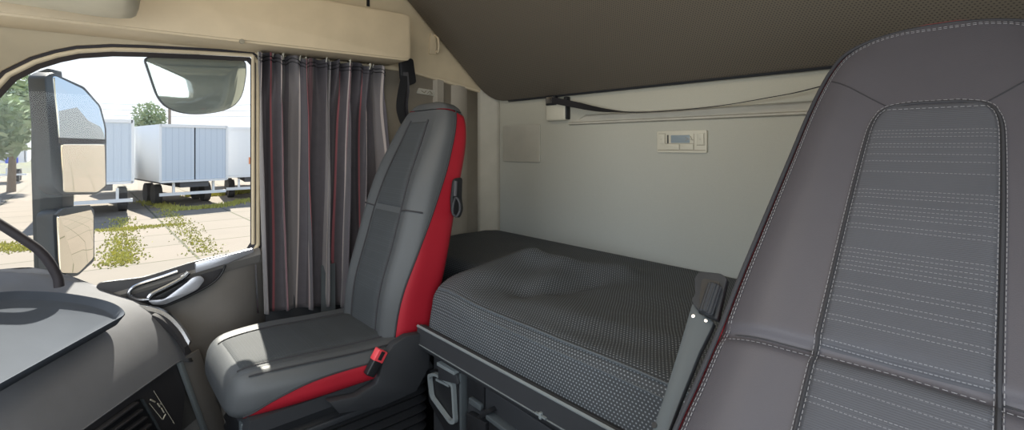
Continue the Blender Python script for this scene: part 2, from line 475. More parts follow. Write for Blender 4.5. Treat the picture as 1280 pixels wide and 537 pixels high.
# ================================================================== OVERHEAD
def roundpoly(pts, r, k=5):
    """round the corners of a planar polygon"""
    out = []; n = len(pts)
    for i in range(n):
        a, b, c = V(pts[i-1]), V(pts[i]), V(pts[(i+1) % n]); rr = r[i] if isinstance(r, (list, tuple)) else r
        if rr <= 0: out.append(b); continue
        d0 = min(rr, (a-b).length*.49); d1 = min(rr, (c-b).length*.49)
        p0 = b+(a-b).normalized()*d0; p1 = b+(c-b).normalized()*d1
        for j in range(k+1):
            t = j/k; out.append(p0*(1-t)**2+b*2*t*(1-t)+p1*t*t)
    return out
xo = -1.75
pan = roundpoly([V((xo, -.4, Z(.322))), V((xo, 1.012, Z(.350))), V((xo, 1.012, Z(.542))), V((xo, -.4, Z(.504)))], [0, .03, .03, 0])
ov = root('overhead_locker', (xo-.08, .5, Z(.33)))
tag(ov, 'long beige overhead locker above the curtain, rounded rear end', 'locker')
G().prism(pan, V((-.17, 0, 0)), bev=.006).build('locker_body', 'beige_panel', ov)
g = G().prism([p+V((.004, 0, 0)) for p in roundpoly([V((xo, -.39, Z(.330))), V((xo, 1.004, Z(.358))), V((xo, 1.004, Z(.534))), V((xo, -.39, Z(.496)))], [0, .025, .025, 0])], V((-.006, 0, 0)), bev=.002)
g.build('locker_lid', 'beige_panel', ov)
p = onx(302, 52, xo)
G().tube([p+V((.001, 0, 0)), p+V((.008, 0, 0))], .008, 16).build('screw_cap', 'cream_dark', ov)
# wall above the locker: vertical dark slit
p = onx(461, 0, XD+.02)
G().box((XD+.009, p.y-.006, Z(.60)), (XD+.016, p.y+.006, Z(.74))).build('grille_slot', 'black')
o = bpy.data.objects['grille_slot']; tag(o, 'narrow black slot in the beige lining above the overhead locker', 'slot')

# pale bin at the top left
bn = root('overhead_bin', (-1.55, -.35, Z(.31)))
tag(bn, 'pale rounded overhead bin at the ceiling above the front of the side window', 'overhead bin')
def binring(y, k):
    w = .23*k; return [V((-1.56+a*w-(1-k)*.0, y, Z(.318+b*.4+(1-k)*.06-(-.14-y)*-.02))) for a, b in ((.0, .05), (.02, .01), (.10, -.0), (.6, .0), (.9, .03), (1, .1), (1, 1), (0, 1))]
g = G().loft([binring(y, k) for y, k in ((-.80, 1), (-.3, 1), (.02, 1), (.065, .96), (.09, .85), (.10, .70))])
g.build('bin_body', 'bin', bn)
G().loft([[V((-1.565, y, Z(.355))), V((-1.572, y, Z(.36))), V((-1.572, y, Z(.70))), V((-1.565, y, Z(.70)))] for y in (-.80, .06)]).build('bin_lid', 'bin', bn)

# clothes hook
p = onx(540, 54, XD+.01)
hk = root('coat_hook', p-V((0, 0, .06)))
tag(hk, 'small beige coat hook on the upper side lining beside the sloping bunk', 'hook')
G().prism(roundpoly([p+V((0, -.02, -.055)), p+V((0, .025, -.05)), p+V((0, .02, .045)), p+V((0, -.012, .045))], .008), V((.008, 0, 0)), bev=.002).build('back_plate', 'beige', hk)
G().tube(smoothpts([p+V((.006, .012, .04)), p+V((.03, .014, .02)), p+V((.036, .014, -.02)), p+V((.03, .013, -.045)), p+V((.018, .013, -.04))], 4), .006, 8).build('hook_arm', 'beige', hk)
# air vent marking plate
p = onx(533, 115, XD+.002)
pl = root('label_plate', p-V((0, 0, .02)))
tag(pl, 'small grey plate with a pictogram on the side lining behind the passenger headrest', 'label')
G().prism(roundpoly([p+V((0, -.055, -.010)), p+V((0, .05, -.016)), p+V((0, .058, .010)), p+V((0, -.045, .016))], .004), V((.004, 0, 0))).build('plate', 'column', pl)
g = G(); q = p+V((.006, 0, 0))
for a, b, c, d in ((-.03, .004, -.015, -.006), (-.015, -.006, -.005, .006), (.0, -.008, .015, .006), (.015, .006, .03, -.008), (.03, -.008, .012, -.009)):
    g.tube([q+V((0, a, b)), q+V((0, c, d))], .002, 4)
g.build('pictogram', 'cream_dark', pl)

# ================================================================== UPPER BUNK (sloping, folded up)
ub = root('upper_bunk', (-.75, 1.3, Z(.22)))
tag(ub, 'folded upper bunk with dark perforated cloth on its sloping underside', 'bunk')
y0, z0, y1, z1 = 1.575, .222, 1.09, .648
dv = V((0, y1-y0, z1-z0)); nrm = V((0, -dv.z, dv.y)).normalized()      # facing front and down
if nrm.z > 0: nrm = -nrm
xl = -1.915
def ubp(x, s): return V((x, y0, Z(z0)))+dv*s
base = roundpoly([ubp(xl, 0), ubp(.40, 0), ubp(.40, 1.40), ubp(xl, 1.40)], [.12, .05, .05, .05], 8)
g = G(); L = dv.length*1.45
import bmesh
tri = [p for p in base]
cl_ = lambda p: V((p.x, min(p.y, YR-.006), min(p.z, Z(.91))))
c = sum(tri, V())/len(tri)
def uvof(p): return (p.x, (p-ubp(0, 0)).dot(dv.normalized()))
n = len(tri)
rings = []
for k, (off, sh) in enumerate(((-.10, 0), (-.012, 0), (-.003, .006), (0, .02))):
    rings.append([cl_(p+nrm*off+(c-p).normalized()*sh) for p in tri])
vs = [p for r in rings for p in r]; fs = [(i*n+k, i*n+(k+1) % n, (i+1)*n+(k+1) % n, (i+1)*n+k) for i in range(3) for k in range(n)]+[tuple(3*n+k for k in range(n))]
g.add(vs, fs, [uvof(p) for p in vs])
g.build('underside', 'bunk_cloth', ub)

# edge strip at the rear-lower edge
G().loft([[p+nrm*a+dv.normalized()*b for a, b in ((.002, -.004), (.002, .004), (-.02, .004), (-.02, -.006))] for p in (ubp(xl+.14, 0), ubp(.38, 0))]).build('edge_strip', 'black_soft', ub)

# latch box, strap
p = ony(694, 137, YR-.02)
lb = root('strap_anchor', p-V((0, 0, .05)))
tag(lb, 'cream strap anchor on the rear wall under the upper bunk edge', 'anchor')
yc = YR-.032
q0 = ony(682, 127, yc); q1 = ony(706, 150, yc)
G().box((q0.x, yc, q1.z), (q1.x, YR-.001, q0.z), .008).build('housing', 'cream', lb)
G().box((q1.x-.012, yc+.004, q1.z+.004), (q1.x+.006, YR-.001, q0.z+.015), .004).build('side_plate', 'black', lb)
qa = ony(683, 122, yc-.01); qb = ony(693, 131, yc-.01)
G().box((qa.x-.004, yc-.012, qb.z), (qb.x+.004, yc+.01, qa.z+.008), .003).build('buckle', 'black', lb)
G().box((qa.x+.002, yc-.016, qb.z+.008), (qb.x-.004, yc-.01, qa.z+.002), .002).build('buckle_plate', 'chrome', lb)
# strap
sp = [ony(690, 125, YR-.05), ony(720, 131, YR-.055), ony(750, 137, YR-.05), ony(785, 140, YR-.035), ony(830, 139, YR-.03), ony(900, 132, YR-.04), ony(960, 122, YR-.05), ony(1006, 113, YR-.06), ony(1090, 90, YR-.07)]
sp = smoothpts(sp, 5)
rings = []
for i, p in enumerate(sp):
    t = i/len(sp); tw = min(1, t/.34); a = tw*PI*.46
    w = .014; d = V((0, math.sin(a), math.cos(a)))*w; e = V((0, math.cos(a), -math.sin(a)))*.0012
    rings.append([p+d+e, p+d-e, p-d-e, p-d+e])
s = G().loft(rings).build('webbing_strap', 'webbing')
tag(s, 'thin black webbing strap sagging along the rear wall from its cream anchor', 'strap')

# square cover
a = ony(630, 157, YR); b = ony(676, 203, YR)
cv = G().prism(roundpoly([V((a.x, YR-.001, b.z)), V((b.x, YR-.001, b.z)), V((b.x, YR-.001, a.z)), V((a.x, YR-.001, a.z))], .01), V((0, -.007, 0)), bev=.002).build('access_cover', 'cover_plastic')
tag(cv, 'flat square beige cover on the rear wall left of the cream strap anchor', 'cover')

# control panel
a = ony(823, 164, YR); b = ony(885, 191, YR)
cp = root('control_panel', ((a.x+b.x)/2, YR, b.z)); tag(cp, 'cream bunk control panel with small display on the rear wall', 'control panel')
def rp(g, u0, v0, u1, v1, d0, d1, r=.003):
    X0 = a.x+(b.x-a.x)*u0; X1 = a.x+(b.x-a.x)*u1; Z0 = b.z+(a.z-b.z)*v0; Z1 = b.z+(a.z-b.z)*v1
    return g.prism(roundpoly([V((X0, YR-d0, Z0)), V((X1, YR-d0, Z0)), V((X1, YR-d0, Z1)), V((X0, YR-d0, Z1))], r), V((0, -(d1-d0), 0)), bev=.0008)
rp(G(), 0, 0, 1, 1, 0, .010, .006).build('bezel', 'cream', cp)
rp(G(), .30, .44, .68, .80, .0101, .0115).build('display', 'lcd', cp)
rp(G(), .225, .42, .25, .82, .0101, .0125).build('display_marker', 'black', cp)
rp(G(), .04, .42, .17, .84, .0101, .013).build('button', 'cream', cp)
rp(G(), .82, .36, .95, .86, .0101, .013).build('button', 'cream', cp)
rp(G(), .20, .14, .47, .38, .0101, .013).build('button', 'cream', cp)
rp(G(), .49, .14, .75, .38, .0101, .013).build('button', 'cream', cp)
g = G(); 
for (u0, v0, u1, v1) in ((.02, .10, .98, .13), (.19, .40, .76, .42), (.475, .14, .485, .38), (.755, .14, .765, .85), (.03, .87, .18, .89), (.18, .4, .19, .88), (.81, .33, .96, .35), (.96, .33, .97, .88)):
    rp(g, u0, v0, u1, v1, .0101, .0106, 0)
g.build('button_outline', 'cream_dark', cp)
g = G()
X = lambda u: a.x+(b.x-a.x)*u
ZZ = lambda v: b.z+(a.z-b.z)*v
for pts in (((.60, .55), (.66, .62)), ((.60, .70), (.68, .60)), ((.66, .62), (.76, .58)), ((.70, .75), (.74, .55)), ((.09, .62), (.12, .62)), ((.87, .60), (.90, .60))):
    G().tube([V((X(u), YR-.0134, ZZ(v))) for u, v in pts], .0009, 4).build('symbol', 'cream_dark', cp)


# ================================================================== LOWER BUNK
YB = .785; ZT = -.435
def yfront(x):
    t = max(0, min(1, (-1.235-x)/.06)); t = t*t*(3-2*t)
    return YB*(1-t)+1.03*t
def ss(a, b, x):
    t = max(0, min(1, (x-a)/(b-a))); return t*t*(3-2*t)
def wr(x, y):
    h = 0
    # soft folds in the loose cover
    def ridge(x0, y0, x1, y1, w, a):
        d = V((x1-x0, y1-y0)); L = d.length; t = max(0, min(1, V((x-x0, y-y0)).dot(d)/L/L)); q = V((x0, y0))+d*t
        e = (V((x, y))-q).length/w; return a*math.exp(-e*e)
    h += ridge(-1.18, .93, -1.28, 1.25, .10, .048)
    h += ridge(-1.02, 1.02, -1.10, 1.22, .05, .022)
    h += ridge(-1.20, 1.20, -.95, 1.36, .06, .034)
    h -= ridge(-1.02, .98, -.96, 1.20, .04, .020)
    h -= ridge(-1.12, .90, -.92, 1.10, .05, .010)
    h += ridge(-.95, .90, -.55, .98, .05, .007)
    h -= ridge(-.75, .88, -.40, .95, .04, .006)
    h += .006*noise.noise(V((x*4, y*5, 1)))
    return h
LB = G(); NX = 240
prof = []
for i in range(NX+1):
    x = -1.915+(XR-.02+1.915)*i/NX
    yf = yfront(x); row = []
    pr = [(YR-.004, ZT-.10), (YR-.004, ZT-.006)]
    for k in range(40): 
        y = YR-.012-(YR-.012-(yf+.045))*k/39; pr.append((y, ZT))
    for k in range(1, 9):
        aa = k/8*PI/2; pr.append((yf+.045-.045*math.sin(aa), ZT-.045*(1-math.cos(aa))))
    for k in range(1, 8): pr.append((yf-.010*math.sin(k/8*PI), ZT-.045-.13*k/8))
    sag = .0
    vv = 0; last = None
    for (y, z) in pr:
        h = wr(x, y)*(ss(YR, YR-.12, y)) if z > ZT-.05 else 0
        edge = .012*noise.noise(V((x*7, y*9, z*9)))*(1 if z > ZT-.1 else .2)*ss(YR, YR-.2, y)
        if last: vv += math.hypot(y-last[0], z-last[1])
        last = (y, z); row.append((V((x, y-edge*.5, Z(z+h+.3*edge))), (x, vv)))
    prof.append(row)
m = len(prof[0]); w = NX+1
vs = [prof[i][j][0] for i in range(w) for j in range(m)]; uvs = [prof[i][j][1] for i in range(w) for j in range(m)]
LB.add(vs, [(i*m+j, i*m+j+1, (i+1)*m+j+1, (i+1)*m+j) for i in range(NX) for j in range(m-1)], uvs)
mt = root('bunk_mattress', (-.7, 1.2, Z(-.6)))
tag(mt, 'lower bunk mattress in dark dotted mesh cover on the bunk box', 'mattress')
LB.build('cover', 'mattress', mt, ang=80)
# piping along the front upper edge
def piping(j, r, mat, x0, x1, name):
    pts = [prof[i][j][0]+V((0, -.002, .003)) for i in range(w) if x0 < prof[i][j][1][0] < x1]
    G().tube(pts, r, 6).build(name, mat, mt)
piping(2+40+2, .003, 'mattress_plain', -1.23, .4, 'piping')
piping(2+40+5, .002, 'mattress_plain', -1.0, .4, 'piping')

bb = root('bunk_box', (-.4, 1.2, 1.45)); tag(bb, 'black plastic storage box under the lower bunk mattress', 'bunk box')
YP = .80
G().box((-1.25, YP, 1.45), (XR, YR-.01, Z(-.60)), .004).build('box_body', 'black_soft', bb)
g = G(); x0 = ony(527, 405, YB-.02).x
g.loft([[V((x, YB-.035+a, Z(-.548+b))) for a, b in ((0, 0), (.012, .006), (.03, .0), (.03, -.055), (.004, -.062), (-.004, -.05))] for x in (x0, XR-.01)])
g.build('front_rail', 'black_soft', bb)
G().loft([[V((x, YB-.037+a, Z(-.546+b))) for a, b in ((0, .000), (-.0005, .003), (.004, .006), (.006, .003))] for x in (x0, XR-.01)]).build('rail_highlight', 'lightgrey', bb)  # light grey strip paints the highlight along the rail's lit top edge
G().loft([[V((x, YB-.041+a, Z(-.593+b))) for a, b in ((0, -.001), (-.0005, .0005), (.003, .001), (.003, -.001))] for x in (x0, XR-.01)]).build('rail_line', 'lightgrey', bb)
# front panel details on the plane y=YP
def pf(px, py, d=0): return ony(px, py, YP-d)
def pprism(g, pts, d, th, r=.006, bev=.002): return g.prism(roundpoly([pf(x, y, d) for x, y in pts], r), V((0, -th, 0)), bev=bev)
# latch handle: open rounded frame
def frame(pts, wdt, d, th, name, mat, parent):
    P = roundpoly([pf(x, y, d) for x, y in pts], .012, 5); c = sum(P, V())/len(P); n = len(P)
    Q = [c+(p-c)*wdt for p in P]; vs = P+Q+[p+V((0, -th, 0)) for p in P]+[p+V((0, -th, 0)) for p in Q]
    fs = []
    for i in range(n):
        j = (i+1) % n
        fs += [(i, j, n+j, n+i), (2*n+i, 3*n+i, 3*n+j, 2*n+j), (i, 2*n+i, 2*n+j, j), (n+i, n+j, 3*n+j, 3*n+i)]
    return G().add(vs, fs).build(name, mat, parent)
lh = pprism(G(), [(536, 462), (545, 460), (574, 474), (582, 500), (580, 540), (560, 536), (540, 500)], 0, .012).build('latch', 'black', bb)
frame([(538, 466), (546, 464), (570, 478), (573, 528), (566, 528), (541, 494)], .86, .014, .012, 'latch_ring', 'lightgrey', lh)
pprism(G(), [(546, 472), (562, 480), (562, 483), (546, 475)], .016, .004, 0, 0).build('latch_mark', 'lightgrey', lh)
pprism(G(), [(558, 450), (580, 462), (584, 476), (558, 470)], 0, .03).build('bracket', 'black_soft', bb)
pprism(G(), [(558, 448), (580, 460), (580, 464), (558, 452)], .0, .034, .002, .001).build('bracket_cap', 'lightgrey', bb)
pprism(G(), [(581.5, 463), (584, 464), (585, 545), (582.5, 545)], 0, .022, 0, .001).build('edge_strip', 'greymetal', bb)
pprism(G(), [(586, 468), (607, 480), (607, 510), (586, 500)], 0, .006).build('recess_plate', 'black', bb)
pprism(G(), [(590, 494), (605, 504), (605, 512), (590, 502)], .006, .012).build('catch', 'greymetal', bb)
for pts in ([(612, 483), (700, 540), (700, 600), (612, 520)],): pprism(G(), pts, 0, .008).build('locker_door', 'black_soft', bb)
dr = pprism(G(), [(590, 512), (614, 524), (614, 580), (590, 560)], 0, .02).build('drawer', 'black', bb)
dr = pprism(G(), [(618, 514), (660, 545), (660, 600), (618, 560)], 0, .02).build('drawer', 'black', bb)
pprism(G(), [(618, 512), (660, 543), (660, 549), (618, 518)], .0, .03, .003).build('handle', 'greymetal', dr)
pprism(G(), [(608, 514), (621, 505), (624, 510), (612, 518)], .0, .03, .002).build('catch', 'black', bb)
# small cross-shaped clip on the rail
c = ony(676, 519, YB-.042)
g = G(); g.obox(c, (V((1, 0, 0)), V((0, 1, 0)), V((0, 0, 1))), (.016, .003, .0018)); g.obox(c, (V((1, 0, 0)), V((0, 1, 0)), V((0, 0, 1))), (.0035, .004, .007), .001)
g.build('clip', 'lightgrey', bb)

# ================================================================== SEAT PARTS
class Back:
    """a seat back lofted along the height; key = (z, yc, half width, half thickness, bolster)"""
    def __init__(s, xc, keys, n=3.6, skew=0): s.xc = xc; s.k = keys; s.n = n; s.z0 = keys[0][0]; s.z1 = keys[-1][0]; s.sk = skew
    def at(s, z): return interp(s.k, z)
    def frame(s, z):
        yc, w, t, b = s.at(z); e = .02; za = max(z-e, s.z0); zb = min(z+e, s.tz if hasattr(s, 'tz') else s.z1)
        ya = s.at(za)[0]; yb = s.at(zb)[0]; T = V((0, yb-ya, zb-za)).normalized(); N = V((0, -T.z, T.y))
        return V((s.xc, yc, Z(z))), N, w, t, b
    def front(s, z, r, off=0):
        c, N, w, t, b = s.frame(z)
        d = t*(max(0, 1-abs(r)**s.n))**(1/s.n)+b*math.exp(-((abs(r)-.74)/.17)**2)*(t/.06 if t < .06 else 1)
        return c+V((r*w, 0, 0))+N*(d+off)
    def side(s, z, q, sg=1, off=0):
        """q from +1 (front) to -1 (back)"""
        c, N, w, t, b = s.frame(z); x = w*(max(0, 1-abs(q)**s.n))**(1/s.n)
        return c+V((sg*(x+off), 0, 0))+N*(q*t)+N*(b*math.exp(-((x/w-.74)/.17)**2)*.0)
    def ring(s, z, m=48):
        c, N, w, t, b = s.frame(z); out = []
        for k in range(m):
            a = 2*PI*k/m; ca, sa = math.cos(a), math.sin(a)
            x = math.copysign(abs(ca)**(2/s.n), ca); d = math.copysign(abs(sa)**(2/s.n), sa)
            bb_ = b*math.exp(-((abs(x)-.74)/.17)**2)*max(0, d)*(t/.06 if t < .06 else 1)
            out.append(c+V((x*w, 0, 0))+N*(d*t+bb_))
        return out
    def body(s, zs): return G().loft([s.ring(z) for z in zs])

def frange(a, b, n): return [a+(b-a)*i/n for i in range(n+1)]

# ------------------------------------------------------------------ PASSENGER SEAT
XC = -1.49
ps = root('passenger_seat', (XC, .55, 1.45))
tag(ps, 'grey and red leather passenger seat beside the striped curtain', 'seat')
pk = [(-.70, .765, .18, .088, .012), (-.50, .785, .19, .092, .016), (-.35, .822, .197, .086, .018), (-.15, .874, .192, .077, .018), (0, .928, .174, .066, .012), (.08, .952, .152, .056, .006),
      (.125, .960, .125, .044, .002), (.148, .962, .09, .030, 0), (.157, .962, .04, .012, 0)]
pb = Back(XC, pk, n=4.6); pb.tz = .10
bk = pb.body(frange(-.70, .10, 44)+frange(.105, .156, 12)).build('backrest', 'leather_dark', ps, ang=60)
# centre insert (two panels divided by the waist seam)
def wi(z): return .47-.10*ss(-.3, .1, z)
def ins(z0, z1, name):
    g = G().grid(lambda u, v: pb.front(z0+(z1-z0)*v, (2*u-1)*wi(z0+(z1-z0)*v), .006*min(1, 8*min(u, 1-u), 8*min(v, 1-v))**.5 if 0 < u < 1 and 0 < v < 1 else -.004), 24, 40, lambda u, v: ((2*u-1)*.11, z0+(z1-z0)*v))
    g.build(name, 'insert_p', bk)
ins(-.66, -.235, 'lower_insert'); ins(-.228, .075, 'upper_insert')
# bolster crease at the waist
for sg in (-1, 1):
    G().tube([pb.front(-.232+.012*(r-.5), sg*r, .001) for r in frange(.5, .96, 14)], .003, 6).build('waist_seam', 'thread_dark', bk)
for sg in (-1, 1):
    G().tube([pb.front(z, sg*wi(z)*1.03, .002) for z in frange(-.64, .078, 50)], .0028, 6).build('seam', 'thread_dark', bk)
# red side panels
def q0(z):
    return interp([(-.70, .80), (-.50, .75), (-.35, .62), (-.20, .35), (-.1, .22), (0, .22), (.08, .15), (.14, .0)], z)[0]
for sg in (1, -1):
    g = G().grid(lambda u, v: pb.side(-.63+v*(.122+.63), q0(-.63+v*.752)*(1-u)-.985*u, sg, .004), 20, 60)
    g.build('red_side_panel', 'red', bk, ang=60)
    G().tube([pb.side(z, q0(z), sg, .004) for z in frange(-.63, .122, 50)], .003, 6).build('side_seam', 'thread_dark', bk)
# recline lever
p = onx(570, 245, XC+.205+.012)
lev = G().prism(roundpoly([onx(565, 223, p.x), onx(576, 221, p.x), onx(575, 246, p.x), onx(577, 262, p.x), onx(572, 273, p.x), onx(563, 266, p.x), onx(562, 250, p.x)], .012), V((.012, 0, 0)), bev=.003).build('lever_housing', 'black', ps)
pp = [onx(570, 247, p.x+.018), onx(574, 252, p.x+.03), onx(575, 262, p.x+.032), onx(571, 270, p.x+.026), onx(566, 266, p.x+.02), onx(567, 254, p.x+.02)]
G().tube(smoothpts(pp, 4, True)+[V(pp[0])], .0045, 8).build('recline_lever', 'black_soft', lev)
G().tube([onx(570, 226, p.x+.014), onx(569, 245, p.x+.016)], .006, 8).build('lever_slot', 'panel_dark', lev)

# cushion: lofted along y, key = (y, zc, half width, half height)
ck = [(.262, -.645, .135, .020), (.268, -.640, .160, .040), (.285, -.635, .180, .056), (.32, -.630, .198, .062), (.43, -.628, .220, .060), (.57, -.632, .226, .055), (.76, -.640, .226, .055)]
def cfr(y): return interp(ck, y)
def ctop(y, r, off=0):
    zc, w, h = cfr(y); n = 3.2
    bl = .020*math.exp(-((abs(r)-.84)/.13)**2)*min(1, h/.06)*(1-.15*ss(.3, .7, y))
    return V((XC+.0+r*w, y, Z(zc+h*(max(0, 1-abs(r)**n))**(1/n)*1.0+bl+off)))
rings = []
for y in [.262, .265, .27, .277, .287, .30, .315]+frange(.33, .76, 24):
    zc, w, h = cfr(y); rg = []; n = 3.2
    for k in range(56):
        a_ = 2*PI*k/56; ca, sa = math.cos(a_), math.sin(a_)
        x = math.copysign(abs(ca)**(2/n), ca); d = math.copysign(abs(sa)**(2/n), sa)
        bl = .020*math.exp(-((abs(x)-.84)/.13)**2)*max(0, d)*min(1, h/.06)*(1-.15*ss(.3, .7, y))
        rg.append(V((XC+x*w, y, Z(zc+d*h+bl))))
    rings.append(rg)
cu = G().loft(rings).build('cushion', 'leather_dark', ps, ang=60)
g = G().grid(lambda u, v: ctop(.292+.43*v, (2*u-1)*.60, .005*min(1, 8*min(u, 1-u), 8*min(v, 1-v))**.5 if 0 < u < 1 and 0 < v < 1 else -.004), 30, 40, lambda u, v: ((2*u-1)*.14, v*.43))
g.build('cushion_insert', 'insert_p', cu)
for sg in (-1, 1):
    G().tube([ctop(y, sg*.62, .001) for y in frange(.292, .74, 30)], .0025, 6).build('seam', 'thread_dark', cu)
def cside(y, q, sg, off=.004):
    zc, w, h = cfr(y); n = 3.2; x = w*(max(0, 1-abs(q)**n))**(1/n)
    return V((XC+sg*(x+off), y, Z(zc+q*h)))
for sg in (1, -1):
    # the lens-shaped red panel along the side of the cushion
    def top(v): return interp([(0, -.55), (.15, -.1), (.4, .30), (.8, .38), (1, .25)], v)[0]
    def bot(v): return interp([(0, -.72), (.15, -.70), (.5, -.62), (1, -.45)], v)[0]
    G().grid(lambda u, v: cside(.292+.40*v, bot(v)+(top(v)-bot(v))*u, sg), 12, 40).build('red_side_panel', 'red', cu, ang=60)
    G().tube([cside(.292+.40*v, top(v), sg, .004) for v in frange(0, 1, 30)], .0022, 6).build('side_seam', 'thread_dark', cu)
G().tube([ctop(y, .90, .001) for y in frange(.305, .74, 30)], .002, 6).build('bolster_seam', 'thread_dark', cu)
# plastic side cover (near side and far side)
def cover(xx, th):
    pts = [onx(a_, b_, -1.27) for a_, b_ in ((405, 497), (440, 490), (466, 474), (474, 446), (486, 427), (503, 416), (522, 413), (532, 420), (531, 455), (515, 485), (470, 505), (420, 512))]
    return G().prism([V((xx, p.y, p.z)) for p in pts], V((th, 0, 0)), bev=.006)
cover(-1.272, .03).build('side_cover', 'black_soft', ps)

p = onx(471, 449, -1.245)
bu = root('seat_belt_buckle', p-V((0, 0, .03)))
ax = V((0, .55, .83)).normalized(); ay = V((1, 0, 0)); az = ax.cross(ay)
WLb = WL[bu.name]
bu.parent = ps; bu.location = WLb-WL[ps.name]
G().obox(p-ax*.012, (ax, ay, az), (.032, .012, .014), .004).build('buckle_body', 'black', bu)
G().obox(p+ax*.012, (ax, ay, az), (.016, .0125, .016), .003).build('release_button', 'red_button', bu)
G().obox(p+ax*.014+ay*.0125, (ax, ay, az), (.012, .001, .006), .0005).build('tongue_slot', 'black', bu)
# seat pan, bellows and plinth
g = G().loft([[V((XC+sx*w_, y, Z(z))) for sx in (-1, 1) for y in ((y0_, y1_) if sx < 0 else (y1_, y0_))] for z, w_, y0_, y1_ in ((-.665, .214, .30, .80), (-.70, .216, .292, .82), (-.725, .20, .31, .82))])
g.build('seat_pan', 'black_soft', ps)
rr = []
for i in range(22):
    z = -.725-.30*i/21; o_ = .014*(i % 2)
    rr.append(roundpoly([V((XC-.19-o_, .33-o_, Z(z))), V((XC+.19+o_, .33-o_, Z(z))), V((XC+.19+o_, .80+o_, Z(z))), V((XC-.19-o_, .80+o_, Z(z)))], .04, 4))
G().loft(rr).build('bellows', 'black', ps, ang=20)
G().box((XC-.20, .32, 1.45), (XC+.20, .80, Z(-1.02)), .01).build('plinth', 'black', ps)
# front height strap / lever under the cushion
G().box((XC+.14, .290, Z(-.80)), (XC+.165, .305, Z(-.69)), .004).build('slide_lever', 'greymetal', ps)
G().obox(V((XC+.21, .50, Z(-.745))), (V((0, 1, 0)), V((1, 0, 0)), V((0, 0, 1))), (.22, .006, .008), .003).build('side_rail', 'black_soft', ps)

# belt upper guide on the pillar and its webbing
p = onx(507, 75, -1.84)
sb = root('seat_belt', p-V((0, 0, .3)))
tag(sb, 'black seat belt hanging from its guide on the pillar behind the passenger seat', 'seat belt')
x_ = -1.84
G().prism(roundpoly([onx(a_, b_, x_) for a_, b_ in ((497, 72), (514, 74), (518, 104), (508, 108), (499, 100))], .012), V((.02, 0, 0)), bev=.004).build('guide_cover', 'black', sb)
pts = [onx(505, 90, x_+.022), onx(508, 112, x_+.03), onx(507, 135, x_+.03), onx(510, 160, x_+.01), onx(512, 200, x_), onx(510, 300, x_), onx(505, 400, x_)]
pts = smoothpts(pts, 6); rings = []
for i, q in enumerate(pts):
    a_ = .9+.5*math.sin(i*.14); d = V((math.sin(a_)*.5, math.cos(a_)*.9, .0))*.026; e = V((.001, 0, 0)); rings.append([q-d, q+d, q+d+e, q-d+e])
G().loft(rings).build('webbing', 'webbing', sb)
lp_ = [onx(506, 95, x_+.03), onx(502, 115, x_+.035), onx(500, 135, x_+.035), onx(504, 152, x_+.035), onx(508, 157, x_+.03)]
rings = [[q+V((0, -.018, 0)), q+V((0, .018, 0)), q+V((.002, .018, 0)), q+V((.002, -.018, 0))] for q in smoothpts(lp_, 6)]
G().loft(rings).build('tongue_loop', 'black', sb)
# the other end of the belt below the curtain hem
p0 = onx(410, 330, -1.90); p1 = onx(410, 400, -1.86)
d = V((0, .028, 0))
G().loft([[q-d, q+d, q+d+V((.003, 0, 0)), q-d+V((.003, 0, 0))] for q in (p0, p0.lerp(p1, .5), p1, p1+V((0, 0, -.15)))]).build('lower_webbing', 'greymetal', sb)

# ================================================================== CURTAIN
ct = root('curtain', (-1.88, .68, Z(-.6)))
tag(ct, 'gathered dark grey curtain with pale and red vertical stripes beside the side window', 'curtain')
NF = 6.2
def curt(u, v):
    # v 0 top, 1 bottom
    yt = .452+.50*u; yb = .462+.435*u
    sway = .018*math.sin(3*u+1)*v
    y = yt*(1-v)+yb*v+sway
    y -= .05*ss(.75, 1, u)*ss(.55, 1, v) - .04*ss(.8, 1, u)*(math.sin(v*PI)**2)
    ph = 2*PI*NF*(u+.012*math.sin(9*u))+.7*math.sin(v*2.2+u*5)
    amp = (.034+.014*math.sin(17*u+2))*(.55+.45*ss(0, .25, v))
    x = -1.885+.10*ss(.6, 1, u)*ss(.25, 1, v)+amp*math.sin(ph)+.006*math.sin(3*ph+4*v)*(1-v*.4)+.012*noise.noise(V((u*14, v*3, 2)))+.022*(1-ss(0, .22, v))*math.sin(2.7*ph+1)
    y += .017*math.cos(ph)*(.7+.3*v)
    zt = .347-.020*abs(math.sin(ph*.5+.6))-.012*noise.noise(V((u*40, 0, 5))) ; zb = -.605-.052*u+.006*math.sin(ph)+.02*ss(.75, 1, u)
    return V((max(x, -1.935), y, Z(zt+(zb-zt)*v)))
NU, NV = 320, 60
acc = [0]
for i in range(NU): acc.append(acc[-1]+(curt((i+1)/NU, .5)-curt(i/NU, .5)).length)
G().grid(curt, NU, NV, lambda u, v: (acc[int(round(u*NU))], 1-v)).build('cloth', 'curtain', ct, solid=.002, ang=180)
g = G()
for k in range(2): g.tube([curt(u, .018+.014*k)+V((.003, 0, 0)) for u in frange(0, 1, 160)], .0016, 4)
g.build('gathering_cord', 'webbing', ct)
for k in range(11):
    u = (k+.3)/11; p = curt(u, 0)
    G().tube(smoothpts([p+V((0, 0, -.012)), p+V((.006, 0, .002)), p+V((.0, .003, .012)), p+V((-.005, 0, .006))], 3), .0025, 6).build('glider_hook', 'cream', ct)
# curtain rail under the locker
rl = G().loft([[V((-1.885+a_, y, Z(.352+b_))) for a_, b_ in ((-.01, 0), (.018, 0), (.018, .010), (-.01, .010))] for y in (.10, .45, .98)]).build('curtain_rail', 'cream')
tag(rl, 'thin pale curtain rail under the overhead locker', 'curtain rail')
# edge cord of the pillar trim at the front of the curtain
struct(G().tube([V((XD+.02, .462, Z(.33))), V((XD+.02, .462, Z(-.36)))], .006, 8).build('trim_5', 'beige'))

